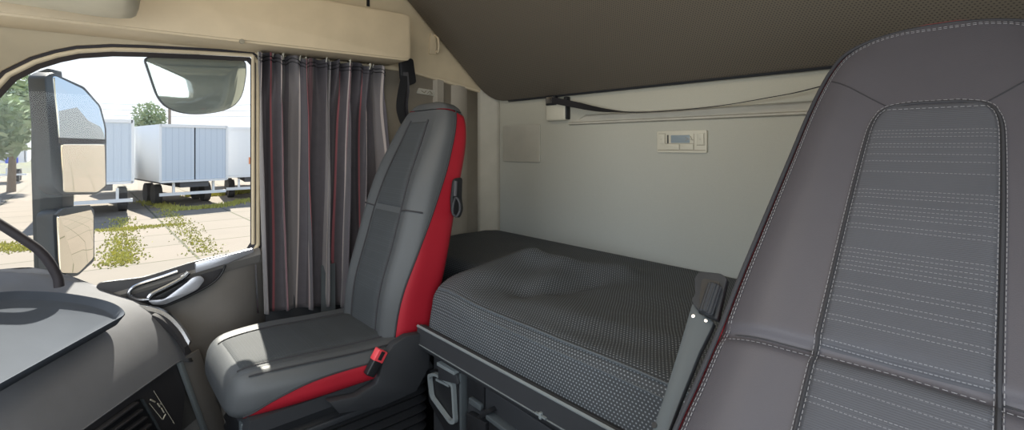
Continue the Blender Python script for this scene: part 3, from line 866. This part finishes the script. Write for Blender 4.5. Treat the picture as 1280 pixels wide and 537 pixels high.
# ================================================================== DOOR HANDLE
def dx(px, py, o=.0): return onx(px, py, XD+.03+o)
hb = G().prism(roundpoly([dx(a_, b_) for a_, b_ in ((120, 352), (180, 345), (240, 326), (283, 316), (276, 340), (258, 358), (215, 378), (165, 392), (120, 400))], .02), V((.012, 0, 0)), bev=.003).build('handle_bezel', 'panel_dark', door)
G().tube(smoothpts([dx(*q, .016) for q in ((283, 317), (279, 338), (262, 356), (215, 379), (165, 393))], 5), .0035, 8).build('bezel_trim', 'black', hb)
# chrome frame (upper bar) and the pull
G().tube(smoothpts([dx(*q, .024) for q in ((222, 339), (200, 347), (175, 355), (163, 362), (162, 369), (172, 374), (186, 374))], 5), [.006]*31, 10).build('chrome_bar', 'chrome', hb)
hd = G().tube(smoothpts([dx(*q, .036) for q in ((186, 372), (192, 366), (210, 357), (228, 347), (236, 340))], 5), .0085, 10).build('door_handle', 'chrome', hb)
lo = roundpoly([dx(*q, .022) for q in ((184, 374), (205, 372), (232, 352), (240, 345), (250, 343), (255, 348), (246, 360), (226, 370), (205, 379), (190, 379))], .008)
G().prism(lo, V((.018, 0, 0)), bev=.004).build('handle_base', 'silver', hb)
G().prism(roundpoly([dx(*q, .02) for q in ((192, 370), (212, 360), (234, 348), (232, 354), (206, 370))], .004), V((.016, 0, 0)), bev=.002).build('finger_recess', 'black', hb)
g = G().prism(roundpoly([dx(*q, .014) for q in ((243, 328), (286, 317), (316, 309), (316, 314), (284, 328), (244, 340))], .004), V((.014, 0, 0)), bev=.003)
g.build('sill_cap', 'silver', door)
G().prism([dx(*q, .02) for q in ((318, 330), (320, 330), (323, 391), (321, 391))], V((.004, 0, 0))).build('edge_strip', 'chrome', door)

# ================================================================== DASHBOARD
P0 = V((-1.80, .247, 0)); DL = V((.785, -.62, 0)).normalized(); DN = V((-.62, -.785, 0)).normalized()
H = [(-.03, -.74), (-.005, -.68), (0, -.655), (.012, -.615), (.04, -.56), (.08, -.51), (.13, -.475), (.20, -.445), (.28, -.405), (.36, -.362), (.43, -.345), (.52, -.345), (.9, -.40)]
def hz(d): return interp(H, d)[0]
db = root('dashboard', (-1.5, -.2, 1.45))
tag(db, 'grey padded dashboard end with an air vent in front of the passenger seat', 'dashboard')
def dsurf(u, v):
    d = (-.002)+.78*v**1.5; a_ = -.02+1.5*u
    p = P0+DL*a_+DN*d
    # rounded end towards the door
    e = ss(.10, 0, a_+.02)
    return V((max(p.x, -1.93), p.y, Z(hz(max(d, 0))-.03*e*e)))
G().grid(dsurf, 60, 60).build('dash_pad', 'dash', db, solid=.004, ang=60)
# vertical panel under the edge
fw0 = lambda a_, z: V((P0.x, P0.y, 0))+DL*a_+DN*.012+V((0, 0, Z(z)))
g = G().loft([[fw0(a_, z)+DN*k for z, k in ((-.645, 0), (-.80, .0), (-1.10, .03), (-1.44, .05), (-1.44, .30), (-.66, .30))] for a_ in (0.0, 1.5)])
g.build('lower_panel', 'panel_dark', db)
FP = fw0(0, -.7); FN = DN
def dfp(px, py, o=0): return onpl(px, py, FP-DN*o, FN)
G().prism([dfp(*q, .002) for q in ((221, 450), (246, 436), (290, 560), (262, 560))], -DN*.008, bev=.002).build('side_strip', 'door', db)
G().prism([dfp(*q, .002) for q in ((219, 451), (223, 449), (264, 560), (259, 560))], -DN*.012, bev=.001).build('strip_edge', 'lightgrey', db)
# vent with blades
vt = G().prism([dfp(*q, .001) for q in ((96, 556), (172, 498), (200, 545), (200, 600), (96, 620))], -DN*.006, bev=.002).build('air_vent', 'black', db)
for k in range(6):
    a_ = (118-9*k+k*6, 545+6*k*1.6); 
    x0_, y0_ = 112+10*k*.55, 553+9*k*1.0-8; x1_, y1_ = 170+5.5*k, 503+9*k
    G().obox((dfp(x0_, y0_, .012)+dfp(x1_, y1_, .012))/2, ((dfp(x1_, y1_, .012)-dfp(x0_, y0_, .012)).normalized(), V((0, 0, 1)), DN), ((dfp(x1_, y1_, .012)-dfp(x0_, y0_, .012)).length/2, .003, .008), .001).build('vent_blade', 'panel_dark', vt)
G().prism([dfp(*q, .002) for q in ((174, 499), (176, 498), (202, 545), (200, 546))], -DN*.008).build('vent_trim', 'greymetal', vt)
# the white mark on the panel
g = G()
for pts in (((192, 488), (218, 529)), ((187, 504), (203, 524)), ((188, 499), (194, 502)), ((197, 504), (199, 508)), ((200, 504), (202, 505)), ((201, 509), (205, 514)), ((204, 524), (207, 517)), ((216, 527), (218, 529))):
    g.tube([dfp(*q, .004) for q in pts], .0009, 4)
for pts in (((188, 499), (194, 502)), ((197, 504), (200, 508)), ((202, 510), (205, 515)), ((204, 523), (207, 517))):
    g.tube([dfp(*q, .005) for q in pts], .002, 4)
g.build('white_mark', 'cream', db)
# chrome arc at the door end
arc = [onx(130, 375, -1.86), onx(165, 381, -1.85), onx(192, 384, -1.84), onx(212, 392, -1.82), onx(228, 408, -1.79), onx(239, 426, -1.76)]
arc = smoothpts(arc, 6)
G().loft([[q+V((.0, 0, .004)), q+V((.016, -.006, .006)), q+V((.020, -.010, -.004)), q+V((.002, 0, -.006))] for q in arc]).build('chrome_arc', 'chrome', db)
G().loft([[q+V((.022, -.012, -.002)), q+V((.034, -.022, -.004)), q+V((.030, -.02, -.03)), q+V((.01, 0, -.03))] for q in arc[14:]]).build('arc_recess', 'panel_dark', db)

# tray on the dashboard
ty = root('dash_tray', (-1.5, -.1, Z(-.45)))
tag(ty, 'grey rubber tray with raised rim lying on the dashboard', 'tray')
A = onz(157, 389, Z(-.46)); B = onz(-60, 512, Z(-.46)); C_ = onz(95, 368, Z(-.395))
pn = (A-B).cross(C_-B).normalized()
if pn.z < 0: pn = -pn
def tp(px, py): return onpl(px, py, B, pn)
outl = roundpoly([tp(160, 392), tp(-60, 514), tp(-70, 372), tp(20, 364), tp(80, 366), tp(140, 377)], [.03, .01, .05, .02, .05, .06], 7)
c = sum(outl, V())/len(outl)
def shr(k, dz): return [c+(p-c)*k+pn*dz for p in outl]
G().loft([shr(.96, -.030), shr(1.0, -.026), shr(1.01, 0), shr(.99, .003), shr(.965, .0), shr(.93, -.016), shr(.90, -.018)], cap=True).build('tray_body', 'tray', ty, ang=50)

# grab handle near the pillar
gh = [onx(-30, 262, -1.72), onx(0, 280, -1.72), onx(25, 296, -1.72), onx(48, 312, -1.72), onx(62, 328, -1.72), onx(72, 346, -1.72), onx(74, 358, -1.72)]
o = G().tube(smoothpts(gh, 6), .011, 12).build('grab_handle', 'seal')
tag(o, 'curved black grab handle rising from the dashboard in front of the side window', 'grab handle')

# ================================================================== OUTSIDE MIRRORS
XM = -2.25
mh = root('door_mirror', onx(55, 335, XM))
tag(mh, 'tall exterior door mirror with two stacked glasses seen through the side window', 'mirror')
MN = V((.50, .86, 0)).normalized(); MC = onx(100, 170, XM)
def mx(px, py, o=0): return onpl(px, py, MC+MN*o, MN)
def wx(px, py, o=0):
    nn = V((.57, .80, -.20)).normalized(); return onpl(px, py, mx(105, 210, -.004)+nn*o, nn)
G().prism(roundpoly([onx(*q, XM-.05) for q in ((39, 92), (62, 84), (78, 240), (78, 345), (42, 345), (38, 200))], .01), V((-.06, .03, 0)), bev=.005).build('arm', 'mirror_housing', mh)
h1 = G().prism(roundpoly([mx(*q, -.030) for q in ((56, 96), (66, 90), (106, 108), (127, 132), (134, 160), (134, 236), (122, 243), (78, 243), (66, 232))], .012), -MN*.05, bev=.006).build('upper_housing', 'mirror_housing', mh)
def w2(px, py, o=0):
    nn = V((.57, .80, -.20)).normalized(); return onpl(px, py, mx(95, 300, -.002)+nn*o, nn)
def mgl(pts, name, parent, ry=0):
    G().prism(roundpoly([mx(*q, 0) for q in pts], .014), -MN*.006, bev=.001).build(name, 'mirror', parent)
mgl(((68, 94), (104, 111), (124, 133), (131, 160), (131, 176), (76, 176)), 'main_glass', h1)
G().prism([mx(*q, .001) for q in ((76, 172), (131, 174), (131, 179), (77, 179))], -MN*.008).build('divider', 'seal', h1)
h2 = G().prism(roundpoly([mx(*q, -.030) for q in ((66, 268), (72, 262), (112, 256), (119, 262), (119, 326), (98, 345), (70, 345))], .012), -MN*.05, bev=.006).build('lower_housing', 'mirror_housing', mh)
G().prism(roundpoly([wx(*q, .0) for q in ((78, 180), (131, 180), (132, 232), (122, 240), (80, 240))], .01), -MN*.006, bev=.001).build('wide_glass', 'mirror_wide', h1)
G().prism(roundpoly([w2(*q, .0) for q in ((73, 270), (113, 260), (117, 268), (117, 322), (98, 341), (76, 341))], .01), -MN*.006, bev=.001).build('kerb_glass', 'mirror_wide', h2)
G().prism(roundpoly([w2(*q, .003) for q in ((71, 268), (80, 260), (113, 256), (115, 262), (78, 270))], .004), -MN*.01, bev=.001).build('glass_rim', 'mirror_housing', h2)

# proximity mirror above the window
pm = root('kerb_mirror', onx(245, 142, -2.12))
tag(pm, 'rounded convex kerb mirror hanging outside at the top of the side window', 'mirror')
KN = V((1, .02, -.05)).normalized()
def kx(px, py, o=0): return onpl(px, py, onx(245, 100, -2.035)+KN*o, KN)
ol = roundpoly([kx(*q) for q in ((181, 72), (306, 76), (307, 92), (302, 122), (286, 137), (250, 143), (222, 140), (200, 128))], [.02, .02, .02, .06, .08, .1, .08, .05], 6)
c = sum(ol, V())/len(ol)
def ks(k, dx_): return [c+(p-c)*k+KN*dx_ for p in ol]
G().loft([ks(.6, -.05), ks(.9, -.04), ks(1.03, -.02), ks(1.03, 0), ks(1.0, .003)]).build('housing', 'mirror_housing', pm, ang=50)
G().loft([ks(1.0, .0035), ks(.85, .009), ks(.65, .0145), ks(.45, .018), ks(.25, .020), ks(.05, .0208)]).build('convex_glass', 'mirror_tint', pm, ang=80)
c2 = kx(243, 70, -.03)
G().tube([c2+V((0, 0, -.02)), c2+V((.02, 0, .06)), c2+V((.08, 0, .12))], .014, 10).build('bracket', 'mirror_housing', pm)

# ================================================================== YARD
def gp(d, px, z=0):
    q = atd(px, HY, d); return V((q.x, q.y, z))
g = G().add([V((-140, -90, 0)), V((40, -90, 0)), V((40, 110, 0)), V((-140, 110, 0))], [(0, 1, 2, 3)])
struct(g.build('ground', 'yard', flat=True))

def trailer(name, A, d, w, length, z0, z1, label, faceM='trailer_rib', sideM='trailer_white', wheels=True, mark=None):
    """A = near corner; d = unit direction away from us along the trailer; w = width vector"""
    r = root(name, A+w/2+d*length/2)
    A = V((A.x, A.y, 0)); d = d.normalized(); th = .04
    tag(r, label, 'trailer', 'white box trailers parked across the yard')
    P = [A, A+w, A+w+d*length, A+d*length]
    body = G().add([p+V((0, 0, z)) for z in (z0, z1) for p in P], [(1, 0, 3, 2), (4, 5, 6, 7), (1, 2, 6, 5), (2, 3, 7, 6), (3, 0, 4, 7)]).build('body', sideM, r, flat=True)
    wn = w.normalized()
    # rear doors
    for k in (0, 1):
        a_ = A+w*(.02+.49*k)-d*th; G().add([a_+V((0, 0, z0+.08)), a_+w*.47+V((0, 0, z0+.08)), a_+w*.47+V((0, 0, z1-.12)), a_+V((0, 0, z1-.12)),
            a_+d*th+V((0, 0, z0+.08)), a_+d*th+w*.47+V((0, 0, z0+.08)), a_+d*th+w*.47+V((0, 0, z1-.12)), a_+d*th+V((0, 0, z1-.12))],
            [(0, 1, 2, 3), (0, 4, 5, 1), (1, 5, 6, 2), (2, 6, 7, 3), (3, 7, 4, 0)]).build('rear_door', faceM, r, flat=True)
    g = G()
    for p in (A, A+w): g.obox(p-d*.03+V((0, 0, (z0+z1)/2)), (wn, d, V((0, 0, 1))), (.05, .05, (z1-z0)/2))
    g.obox(A+w/2-d*.03+V((0, 0, z1-.06)), (wn, d, V((0, 0, 1))), (w.length/2, .05, .07))
    g.obox(A+w/2-d*.03+V((0, 0, z0+.02)), (wn, d, V((0, 0, 1))), (w.length/2, .05, .05))
    g.build('door_frame', 'trailer_white', r, flat=True)
    g = G(); g.obox(A+w/2+d*length/2+V((0, 0, z0-.15)), (wn, d, V((0, 0, 1))), (.6, length/2, .14)); g.build('chassis', 'trailer_dark', r, flat=True)
    g = G(); g.obox(A+w/2+d*.1+V((0, 0, .62)), (wn, d, V((0, 0, 1))), (w.length/2, .05, .07))
    for k in (.2, .8): g.obox(A+w*k+d*.12+V((0, 0, .85)), (wn, d, V((0, 0, 1))), (.05, .05, .3))
    g.build('underrun_bar', 'trailer_white', r, flat=True)
    if wheels:
        for k in range(2):
            for s_ in (.12, .88):
                c = A+w*s_+d*(2.0+1.4*k)+V((0, 0, .5))
                G().tube([c-wn*.15, c+wn*.15], .5, 20).build('wheel', 'tyre', r)
    if mark:
        c, hs, mm = mark; G().obox(c, (wn, d, V((0, 0, 1))), hs).build('marking', mm, r, flat=True)
    return r
A2 = gp(22, 200); d2 = V((-.99, -.14, 0)); trailer('box_trailer', A2, d2, V((-.14, .99, 0)).normalized()*-0+V((-.35, 2.75, 0)), 13, 1.2, 3.9, 'ribbed box trailer with shade-tinted doors in the middle of the row, seen through the window')
A1 = gp(20, 166); trailer('box_trailer', A1+V((0, -2.5, 0)), V((-1, .03, 0)), V((0, 2.5, 0)), 6, 1.35, 3.98, 'white box trailer immediately right of the tall door mirror')
A3 = gp(25, 283); trailer('box_trailer', A3, V((-.99, .12, 0)), V((.2, 2.9, 0)), 12, 1.25, 3.88, 'white box trailer nearest the curtain, with an orange mark', 'trailer_white', mark=(A3+V((.12, 1.25, 2.1)), (.22, .03, .18), 'orange'))
A0 = gp(38, 33); trailer('box_trailer', A0+V((0, -5.5, 0)), V((-1, 0, 0)), V((0, 5.5, 0)), 3, 1.6, 3.35, 'low white trailer left of the tall door mirror arm', 'trailer_white', mark=(A0+V((.1, -.8, 1.75)), (.35, .03, .22), 'blue_mark'))

def leafball(name, c, r, n, seed, mat, parent, leaf=.22, fl=1.0):
    rd = random.Random(seed); g = G()
    for i in range(n):
        q = V((rd.gauss(0, 1), rd.gauss(0, 1), rd.gauss(0, 1)*fl)); q = q.normalized()*(rd.random()**.4)
        lump = 1+.35*noise.noise(q*2.2+V((seed, 0, 0)))
        p = c+V((q.x*r[0], q.y*r[1], q.z*r[2]))*lump
        a_ = V((rd.gauss(0, 1), rd.gauss(0, 1), rd.gauss(0, 1))).normalized(); b_ = a_.orthogonal().normalized()
        s_ = leaf*rd.uniform(.6, 1.3)
        g.add([p-a_*s_, p+b_*s_*.5, p+a_*s_, p-b_*s_*.5], [(0, 1, 2, 3)])
    return g.build(name, mat, parent, flat=True)
def tree(px, d, h, r, label, seed):
    b = gp(d, px); t = root('tree', b); tag(t, label, 'tree')
    g = G().tube([b, b+V((.1, .1, h*.45)), b+V((0, .2, h*.75))], [h*.03, h*.02, h*.01], 8)
    for k in range(5):
        a_ = k*1.3; g.tube([b+V((.05, .1, h*.4+k*.2)), b+V((math.cos(a_)*r*.6, math.sin(a_)*r*.6, h*.6+k*.25))], [.09, .02], 5)
    g.build('trunk', 'trunk', t)
    leafball('crown', b+V((0, 0, h*.68)), (r, r, h*.34), 1500, seed, 'tree', t, leaf=.26)
tree(186, 62, 8.3, 1.9, 'round leafy tree behind the trailers right of the door mirror', 3)
tree(14, 30, 7.4, 1.7, 'haze-pale tall tree at the front edge of the side window', 5)
tree(-22, 26, 6.0, 1.8, 'low leafy tree beyond the window front corner', 8)
b = gp(50, 212); o = G().tube([b, b+V((0, 0, 7.5))], [.16, .12], 8).build('utility_pole', 'pole'); tag(o, 'slim weathered utility pole behind the middle trailer', 'pole')
wr0 = gp(75, -60, 11.2); wr1 = gp(75, 330, 9.4)
for k in range(3):
    z_ = -.9*k; o = G().tube([wr0.lerp(wr1, t)+V((0, 0, z_-2.0*4*t*(1-t)*.4)) for t in frange(0, 1, 16)], .028, 4).build('overhead_wire', 'pole')
    tag(o, 'thin overhead wire sagging across the sky, %s of the three' % ('top', 'middle', 'lowest')[k], 'wire', 'overhead wires across the sky')
# weeds growing in the slab joints and under the trailers
def weeds(name, pts, n, hh, seed, label):
    rd = random.Random(seed); g = G()
    for i in range(n):
        k = rd.randrange(len(pts)-1); t = rd.random(); p = pts[k].lerp(pts[k+1], t)+V((rd.gauss(0, .22), rd.gauss(0, .22), 0)); p.z = 0
        d_ = V((rd.gauss(0, .4), rd.gauss(0, .4), 1)).normalized()*hh*rd.uniform(.4, 1.2); s_ = V((rd.gauss(0, 1), rd.gauss(0, 1), 0)).normalized()*.03
        g.add([p-s_, p+s_, p+d_], [(0, 1, 2)])
    o = g.build(name, 'weed', None, flat=True); tag(o, label, 'weeds', kind='stuff')
def gg(px, py): return onz(px, py, 0.0)
weeds('weeds', [gg(152, 272), gg(152, 300), gg(150, 318), gg(152, 330)], 1500, .07, 1, 'yellow green weeds in the slab joint beside the lower mirror')
weeds('weeds', [gg(120, 288), gg(150, 287), gg(178, 284), gg(225, 280)], 900, .06, 2, 'thin weeds in the slab joint running across the yard')
weeds('weeds', [gg(205, 262), gg(222, 276), gg(240, 295), gg(262, 318)], 900, .06, 3, 'weeds in the slab joint running away towards the trailers')
weeds('weeds', [gg(180, 252), gg(225, 262), gg(275, 258), gg(310, 250)], 2400, .15, 4, 'long grass along the edge of the slabs before the trailers')
weeds('weeds', [gg(240, 245), gg(275, 244), gg(310, 240)], 2400, .3, 5, 'tall yellow grass under the trailers nearest the curtain')
weeds('weeds', [gg(0, 305), gg(20, 310), gg(38, 312)], 700, .07, 6, 'weeds in the slab joint left of the mirror arm')

# ================================================================== DRIVER SEAT
dA = V((-.112, .95, Z(.063))); dU = V((0, .32, .363)).normalized(); dNrm = V((0, -dU.z, dU.y))
def dpl(px, py, off=0): return onpl(px, py, dA+dNrm*off, dNrm)
ds = root('driver_seat', (-.11, .55, 1.45))
tag(ds, 'large grey leather driver seat with stitched centre insert, nearest on the right', 'seat')

class DBack(Back):
    def frame(s, v):
        w, t, b = s.at(v)
        dip = .0
        return dA+dU*v-dNrm*t+V((s.xc, 0, 0)), dNrm, w, t, b
    def front(s, v, r, off=0):
        c, N, w, t, b = s.frame(v)
        d = t*(max(0, 1-abs(r)**s.n))**(1/s.n)+b*math.exp(-((abs(r)-.72)/.20)**2)
        return c+V((r*w, 0, 0))+N*(d+off+dent(v, r))
    def ring(s, v, m=96):
        c, N, w, t, b = s.frame(v); out = []
        for k in range(m):
            a = 2*PI*k/m; ca, sa = math.cos(a), math.sin(a)
            x = math.copysign(abs(ca)**(2/s.n), ca); d = math.copysign(abs(sa)**(2/s.n), sa)
            f = max(0, d)
            out.append(c+V((x*w, 0, 0))+N*(d*t+f*(b*math.exp(-((abs(x)-.72)/.20)**2)+dent(v, x))))
        return out
def dent(v, r):
    e = (v-CRZ(r))/.010
    return -.010*math.exp(-e*e)
def CRZ(r): return -.415-.012*abs(r)
dk = [(-.80, .215, .055, .006), (-.581, .216, .055, .008), (-.504, .208, .055, .008), (-.418, .200, .053, .008), (-.344, .196, .053, .008), (-.233, .187, .050, .008), (-.089, .175, .047, .007), (-.005, .168, .044, .006),
      (.072, .158, .040, .004), (.120, .147, .036, .002), (.150, .133, .032, 0), (.168, .112, .027, 0), (.180, .085, .02, 0), (.187, .05, .012, 0), (.190, .012, .005, 0)]
dbk = DBack(.0, dk, n=4.2); dbk.xc = 0
vs_ = frange(-.80, -.46, 12)+frange(-.455, -.375, 24)+frange(-.365, .12, 30)+frange(.125, .19, 22)
dbody = dbk.body(vs_).build('backrest', 'leather', ds, ang=60)
def dwi(v): return interp([(-.80, .086), (-.52, .081), (-.42, .0795), (-.2, .077), (-.08, .074), (-.04, .071), (-.015, .063), (-.003, .050), (.002, .03)], v)[0]
IC = .005
def dins(v0, v1, name):
    def f(u, v):
        vv = v0+(v1-v0)*v; x = IC+(2*u-1)*dwi(vv); w_ = dbk.at(vv)[0]
        puff = .004*min(1, 10*min(u, 1-u), 20*min(v, 1-v))**.5 if 0 < u < 1 and 0 < v < 1 else -.003
        return dbk.front(vv, x/w_, puff)
    G().grid(f, 40, 90, lambda u, v: ((2*u-1)*dwi(v0+(v1-v0)*v), v0+(v1-v0)*v)).build(name, 'insert', dbody, ang=80)
dins(-.79, -.422, 'lower_insert'); dins(-.416, .002, 'upper_insert')
def dline(f, name, off=.001, r=.002, mat='thread_dark'):
    return G().tube([dbk.front(v_, x_/dbk.at(v_)[0], off) for v_, x_ in f], r, 6).build(name, mat, dbody)
loopI = [(v, IC-dwi(v)) for v in frange(-.78, -.02, 60)]+[(v, IC-dwi(v)) for v in frange(-.018, .001, 10)]+[(.0025, IC+k*.028) for k in (-.9, -.5, 0, .5, .9)]+[(v, IC+dwi(v)) for v in frange(.001, -.018, 10)]+[(v, IC+dwi(v)) for v in frange(-.02, -.78, 60)]
dline(loopI, 'insert_seam', .001, .0024)
def dst(f, name, off=.002, mat='thread', r=.0006, dash=.0045, gap=.0025):
    return stitches(name, [dbk.front(v_, x_/dbk.at(v_)[0], off) for v_, x_ in f], dbody, mat, r, dash, gap)
k_ = 1.045
dst([(v*1+ (.003 if v > -.02 else 0), IC+(x-IC)*k_) for v, x in loopI], 'insert_stitch', .0018)
k_ = .955
dst([(v-(.003 if v > -.02 else 0), IC+(x-IC)*k_) for v, x in loopI if v < -.01], 'insert_stitch', .0050, 'thread', .0005)
# seams: waist crease and the two diagonal seams from the headrest corners
for sg in (-1, 1):
    xs_ = frange(.078, .19, 20)
    dline([(CRZ(x/.2), IC+sg*x) for x in xs_], 'waist_seam', -.001, .0022)
    dst([(CRZ(x/.2)-.008, IC+sg*x) for x in xs_], 'waist_stitch', .0015, 'thread', .0005)
    dline([(.0+.075*t, IC*(1-t)+sg*(.058+.082*t)) for t in frange(0, 1, 14)], 'corner_seam', .0003, .0011)
dst([(CRZ(0)-.009, IC+x) for x in frange(-.074, .074, 20)], 'waist_stitch', .006, 'thread', .0005)
# edge stitch all round the front and dark piping on the outline
def edgepts(k, v0=-.78, v1=.187):
    a_ = frange(v0, .12, 60)+frange(.125, v1, 20)
    L_ = [(v, -k*dbk.at(v)[0]) for v in a_]; return L_+[(v, -x) for v, x in L_[::-1]]
dst([(v-(.012 if v > .13 else .012*ss(.0, .13, v)), x*(.92)) for v, x in edgepts(1)], 'edge_stitch', .001, 'thread', .0006)
dst([(v-(.008 if v > .13 else .008*ss(.0, .13, v)), x*(.945)) for v, x in edgepts(1)], 'edge_stitch', .001, 'thread', .0005)
def rim(off, k, a0=-.78, a1=.1895):
    a_ = frange(a0, .12, 60)+frange(.125, a1, 24); out = []
    for v in a_:
        c, N, w_, t_, b_ = dbk.frame(v); out.append(c+V((-w_*k, 0, 0))+N*(t_*off))
    for v in a_[::-1]:
        c, N, w_, t_, b_ = dbk.frame(v); out.append(c+V((w_*k, 0, 0))+N*(t_*off))
    return out
G().tube(rim(.72, .985), .0034, 8).build('edge_piping', 'thread_dark', dbody)
G().tube([p+V((0, 0, .001)) for p in rim(.45, 1.012)], .0042, 8).build('red_piping', 'red_trim', dbody)
# red tab at the waist
c_, _, w_, t_, _ = dbk.frame(-.425); p = c_+V((-w_-.001, 0, 0)); G().obox(p, (V((1, 0, 0)), dU, dNrm), (.004, .006, .004), .002).build('red_tab', 'red_trim', dbody)
c_, _, w_, t_, _ = dbk.frame(-.30); p = c_+V((-w_-.006, 0, 0)); g = G().tube([p+V((.012, 0, 0)), p+V((-.001, 0, .004)), p+V((-.003, 0, -.004)), p+V((.012, 0, -.008))], .0016, 6); g.build('cover_hook', 'thread_dark', dbody)
# cushion (below the frame) so the back stands on something
G().box((-.35, .0, Z(-.72)), (.12, .52, Z(-.58)), .05).build('cushion', 'leather', ds)
G().box((-.33, .05, Z(-.86)), (.10, .52, Z(-.72)), .02).build('seat_pan', 'black_soft', ds)
G().box((-.30, .08, 1.45), (.07, .50, Z(-.86)), .02).build('plinth', 'black', ds)
# belt bracket on the side of the back
def bp(px, py, off=-.03): return dpl(px, py, off)
pts = [(865, 378), (873, 384), (874, 391), (886, 397), (892, 402), (888, 412), (874, 440), (850, 500), (836, 537), (822, 580), (796, 580), (815, 537), (828, 500), (848, 436)]
brk = G().prism([bp(*q) for q in pts], -dNrm*.012, bev=.002).build('belt_bracket', 'greymetal', ds)
hd_ = G().prism(roundpoly([bp(*q, -.034) for q in ((871, 352), (877, 343), (904, 346), (912, 352), (900, 404), (886, 398), (872, 388), (867, 378), (872, 372))], .004), dNrm*.012, bev=.002).build('bracket_head', 'black_soft', brk)
G().prism(roundpoly([bp(*q, -.0218) for q in ((877, 352), (880, 348), (900, 352), (893, 398), (879, 392), (874, 380))], .004), dNrm*.001).build('head_recess', 'black', hd_)
p0, p1 = bp(882, 392, -.018), bp(894, 356, -.018); ax = (p1-p0).normalized(); rg = []
for k in range(2):
    q = (p0, p1)[k]; a1_ = ax.cross(dNrm).normalized()
    rg.append([q+(a1_*math.cos(2*PI*j/48)+dNrm*math.sin(2*PI*j/48))*(.0098+(.0011 if j % 4 < 2 else 0)) for j in range(48)])
G().loft([[c_+(p-c_)*.8 for p in rg[0]] for c_ in (p0,)]+[[p+ax*.002 for p in rg[0]]]+[[p-ax*.002 for p in rg[1]]]+[[p1+(p-p1)*.8 for p in rg[1]]]).build('ribbed_knob', 'black_soft', hd_, ang=20)
for q in ((867, 395.5), (883, 401)):
    c_ = bp(*q, -.030); G().tube([c_, c_+dNrm*.002], .0028, 16).build('rivet', 'chrome', brk)
c_ = bp(818, 531, -.0295); G().tube([c_, c_+dNrm*.0006], .004, 16).build('slot', 'black', brk)

# ================================================================== LIGHT
w = bpy.data.worlds.new('sky'); sc.world = w; w.use_nodes = True
nt = w.node_tree; bg = nt.nodes['Background']
tc = nt.nodes.new('ShaderNodeTexCoord'); sx = nt.nodes.new('ShaderNodeSeparateXYZ'); nt.links.new(tc.outputs['Generated'], sx.inputs[0])
rm = nt.nodes.new('ShaderNodeValToRGB'); nt.links.new(sx.outputs[2], rm.inputs[0])
e = rm.color_ramp.elements; e[0].position = 0.0; e[0].color = (.93, .96, 1, 1); e[1].position = .7; e[1].color = (.50, .68, 1, 1)
m_ = rm.color_ramp.elements.new(.25); m_.color = (.84, .92, 1, 1)
nt.links.new(rm.outputs[0], bg.inputs[0]); bg.inputs[1].default_value = SKY = 1.25
sun = bpy.data.lights.new('sun', 'SUN'); so = bpy.data.objects.new('sun', sun); COL.objects.link(so)
sun.energy = 15; sun.angle = .009; sun.color = (1, .93, .80)
az_ = V((.986, -.165, 0)); el = math.radians(47.5); dirn = az_*math.cos(el)-UP*math.sin(el)
so.rotation_euler = dirn.to_track_quat('-Z', 'Y').to_euler(); so.location = (-10, 2, 12)
def area(name, loc, target, sx_, sy_, power, color):
    l = bpy.data.lights.new(name, 'AREA'); l.shape = 'RECTANGLE'; l.size = sx_; l.size_y = sy_; l.energy = power; l.color = color
    o = bpy.data.objects.new(name, l); COL.objects.link(o); o.location = loc
    o.rotation_euler = (V(target)-V(loc)).to_track_quat('-Z', 'Y').to_euler(); return o
# area lamps boost windscreen and driver's-window daylight; an added ceiling fill lifts the interior
area('windscreen_daylight', (-.75, -.78, Z(.0)), (-.9, 1.4, Z(-.1)), 1.9, .75, 14.5, (.90, .96, 1))
area('driver_window_daylight', (.44, -.15, Z(.0)), (-1.5, .6, Z(-.2)), 1.0, .7, 13, (.90, .97, 1))
area('ceiling_fill', (-.8, .1, Z(.80)), (-1.0, .5, Z(-1)), .9, .6, 6, (1, .88, .72))

sc.view_settings.view_transform = 'Standard'; sc.view_settings.look = 'None'
sc.view_settings.exposure = 0; sc.view_settings.gamma = 1
sc.cycles.use_denoising = True
sc.cycles.max_bounces = 8; sc.cycles.diffuse_bounces = 5; sc.cycles.transparent_max_bounces = 12
sc.cycles.sample_clamp_indirect = 8
